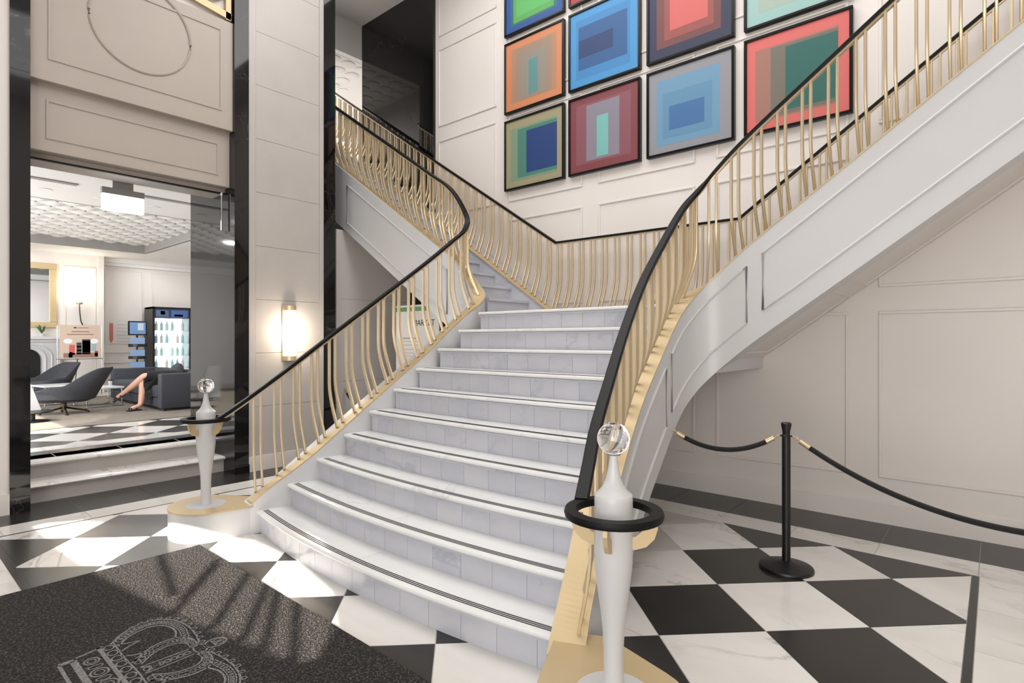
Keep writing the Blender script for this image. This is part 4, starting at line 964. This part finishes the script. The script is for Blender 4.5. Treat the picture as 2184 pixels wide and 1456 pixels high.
# hanging hem of the dress beside the calf
MB().add([(0.03,-0.50,0.60),(0.14,-0.30,0.60),(0.17,-0.05,0.60),(0.17,-0.02,0.44),(0.15,-0.32,0.30),(0.09,-0.46,0.16),(0.05,-0.50,0.30)]+[(0.00,-0.48,0.60),(0.11,-0.28,0.60),(0.14,-0.03,0.60),(0.14,0.0,0.44),(0.12,-0.30,0.30),(0.06,-0.44,0.16),(0.02,-0.48,0.30)], [(0,1,2,3,4,5,6),(13,12,11,10,9,8,7)]+[(i,(i+1)%7,(i+1)%7+7,i+7) for i in range(7)]).build('dress_hem', 'dress', t)
def sandal(p, d, tilt):
    o = MB().box(-0.045,0.045,-0.13,0.11,-0.012,0.008).build('sandal', 'sandal', t, bevel=0.01)
    o.location = p; o.rotation_euler = (tilt, 0, d)
    for y in (-0.07, 0.02):
        s = MB().sweep([(0.042*math.cos(PI*k/8), y, 0.045*math.sin(PI*k/8)) for k in range(9)], [(-0.004,-0.012),(0.004,-0.012),(0.004,0.012),(-0.004,0.012)], up=(0,1,0)).build('strap', 'sandal', o)
sandal((0.085,-0.645,0.014), math.radians(12), 0); sandal((-0.17,-0.80,0.225), math.radians(0), math.radians(38))
MB().sphere((0.235,0.215,0.565), 0.10, 20, 12, (1,1,1.05)).build('hair', 'hair', t, smooth=True)
# fridge, display rack, wall print, floor lamp
t = thing('display_fridge', 'tall black glass-door fridge glowing white inside', 'fridge', (-16.4, 5.20, LZ))
FW = 0.44
box('cabinet', 'blackm', 0.0, 0.10, -FW, FW, 0, 2.07, t); box('side_panel', 'blackm', 0.10, 0.62, -FW, -FW+0.05, 0, 2.07, t); box('side_panel', 'blackm', 0.10, 0.62, FW-0.05, FW, 0, 2.07, t)
box('top_panel', 'blackm', 0.10, 0.62, -FW, FW, 2.02, 2.07, t); box('kick_panel', 'blackm', 0.10, 0.62, -FW, FW, 0, 0.12, t)
box('lit_back', 'fridgeon', 0.10, 0.12, -FW+0.05, FW-0.05, 0.14, 1.80, t)
hd = box('header_screen', flat((52,66,96),0.3), 0.58, 0.61, -FW+0.05, FW-0.05, 1.80, 2.02, t)
for (y, z, w, h, c) in ((-.36,1.83,.28,.16,(90,112,150)),(-.26,1.88,.10,.09,(190,206,224)),(-.02,1.82,.38,.18,(78,110,168)),(.05,1.84,.20,.05,(120,160,210))): box('screen_image', flat(c), 0.61, 0.612, y, y+w, z, z+h, hd)
for k in range(5): box('shelf', 'paper', 0.13, 0.56, -FW+0.05, FW-0.05, 0.20+0.32*k, 0.212+0.32*k, t)
box('door_glass', 'pane', 0.60, 0.605, -FW+0.05, FW-0.05, 0.12, 1.80, t)
bn = ['pale aqua', 'teal', 'pale mint', 'blue', 'light green', 'pale pink']
bc = [(150,214,214),(120,190,200),(200,226,220),(110,160,190),(170,220,200),(220,200,190)]
for k in range(1, 5):
    cnt = 0
    for q in range(6):
        if (k*7+q*3) % 5 == 0: continue
        cnt += 1
        o = MB().lathe([(0.001,0),(0.035,0),(0.035,0.15),(0.013,0.20),(0.013,0.24),(0.001,0.24)], (0,0), 12).build('drink_bottle', flat(bc[(k+q*2) % 6]), None, smooth=True)
        o.location = (-16.4+0.42, 5.20-0.30+0.12*q, LZ+0.213+0.32*k); tag(o, '%s drink bottle, %s from the left on the %s fridge shelf' % (bn[(k+q*2) % 6], ('first','second','third','fourth','fifth','sixth')[cnt-1], ('lowest filled','second filled','third filled','top')[k-1]), 'bottle', 'bottles in the display fridge')
t = thing('display_rack', 'slim rack with a tilted tablet screen and curved trays left of the fridge', 'rack', (-15.75, 4.42, LZ))
MB().tube([(0,0,0.012),(0,0,1.5)], 0.02, 10).lathe([(0.001,0),(0.17,0),(0.17,0.015),(0.001,0.015)], (0,0), 24).build('post', 'blackm', t, smooth=True)
sc = MB().box(0.02,0.05,-0.20,0.20,1.36,1.70).build('tablet', 'blackm', t, bevel=0.008)
box('screen', flat((120,160,210),0.2), 0.05, 0.052, -0.165, 0.165, 1.39, 1.67, sc); box('screen_image', flat((206,220,236),0.2), 0.052, 0.053, 0.0, 0.12, 1.48, 1.65, sc)
for k in range(3):
    z = 0.50+0.29*k
    tr = MB().prism([(0.03+0.14*math.sin(PI*q/10), -0.19+0.38*q/10) for q in range(11)]+[(0.03,0.19),(0.03,-0.19)][:0], z, z+0.07).build('tray', 'blackm', t)
    box('leaflet', flat((150,180,220)), 0.03, 0.05, -0.15, 0.15, z+0.07, z+0.22, tr)
t = thing('wall_print', 'red pencil-shaped wall print with faint text lines on the far lounge wall', 'wall print', (-16.499, 4.08, 1.5))
MB().add([(0.0,-0.04,0.12),(0.0,0.0,0.0),(0.0,0.04,0.12),(0.0,0.04,0.52),(0.0,-0.04,0.52)]+[(0.004,-0.04,0.12),(0.004,0.0,0.0),(0.004,0.04,0.12),(0.004,0.04,0.52),(0.004,-0.04,0.52)], [(0,1,2,3,4),(9,8,7,6,5)]+[(i,(i+1)%5,(i+1)%5+5,i+5) for i in range(5)]).build('pencil', flat((196,120,104)), t)
for k in range(6): box('text_line', 'greyink', 0.0, 0.003, 0.12, 0.12+0.36-0.05*(k % 3), 0.48-0.085*k, 0.492-0.085*k, t)
t = thing('floor_lamp', 'floor lamp with a pale square shade at the edge of the black pier', 'lamp', (-13.0, 4.95, LZ))
MB().lathe([(0.001,0),(0.15,0),(0.15,0.02),(0.015,0.03),(0.012,1.2),(0.001,1.2)], (0,0), 20).build('pole', 'bronze', t, smooth=True)
MB().lathe([(0.22,1.22),(0.22,1.62),(0.215,1.62),(0.215,1.22)], (0,0), 28).build('shade', 'shade', t, smooth=True)
# hanging sign under the bulkhead
t = thing('hanging_sign', 'glowing white box sign hanging under the bulkhead', 'sign', (-7.55, 1.98, 3.06))
box('lightbox', 'signon', -0.03, 0.03, -0.20, 0.20, 0.0, 0.18, t); box('housing', 'grey', -0.035, 0.035, -0.205, 0.205, 0.18, 0.25, t)
box('hanger', 'grey', -0.01, 0.01, -0.10, 0.10, 0.25, 0.55, t)
# slim rod hanging at the end of the bulkhead
gd = thing('ceiling_rod', 'slim chrome rod hanging from the bulkhead beside the black pier', 'rod', (-7.12, 2.885, 2.93))
MB().tube([(0,0,0),(0,0,0.44)], 0.011, 8).build('rod', 'chrome', gd, smooth=True); MB().lathe([(0.001,0.43),(0.02,0.43),(0.02,0.455),(0.001,0.455)], (0,0), 12).build('rod_mount', 'chrome', gd)
# ================================================================== UPPER HALL BEYOND THE LEFT FLIGHT
uc = struct(MB().box(-14.0, -8.73, 4.3, 9.5, 6.6, 6.75).build('ceiling_upper', 'ceil'), 'upper hall ceiling with disc reliefs')
mb0 = MB().lathe([(0.001,-0.03),(0.10,-0.03),(0.13,-0.015),(0.13,0.0),(0.001,0.0)], (0,0), 18).build('disc_relief', 'ceil', uc, smooth=True); mb0.location = (-8.9, 4.6, 6.6)
for a in range(6):
    for b in range(6):
        if a+b: inst(mb0, uc, (-8.9-0.32*a, 4.6+0.30*b, 6.6))
struct(box('wall_upper_far', 'wall', -14.0, -13.85, 4.3, 9.5, 4.7, 6.6), 'far wall of the upper hall')
struct(box('wall_upper_side', 'wall', -14.0, -8.58, 9.35, 9.5, 4.7, 6.6), 'side wall of the upper hall')
struct(box('floor_upper', 'stone', -14.0, -8.75, 4.77, 9.5, 4.55, 4.745), 'upper hall floor')
struct(box('wall_upper_near', 'wall', -8.72, -8.59, -4.2, 4.28, 3.9, 7.2), 'wall above the lounge')
struct(box('wall_upper_link', 'wall', -14.0, -8.6, 4.28, 4.4, 3.9, 6.6), 'wall beside the upper flight')
downlight((-9.9, 6.35, 6.598), 'lit downlight in the upper hall ceiling beyond the left flight', 0.07)
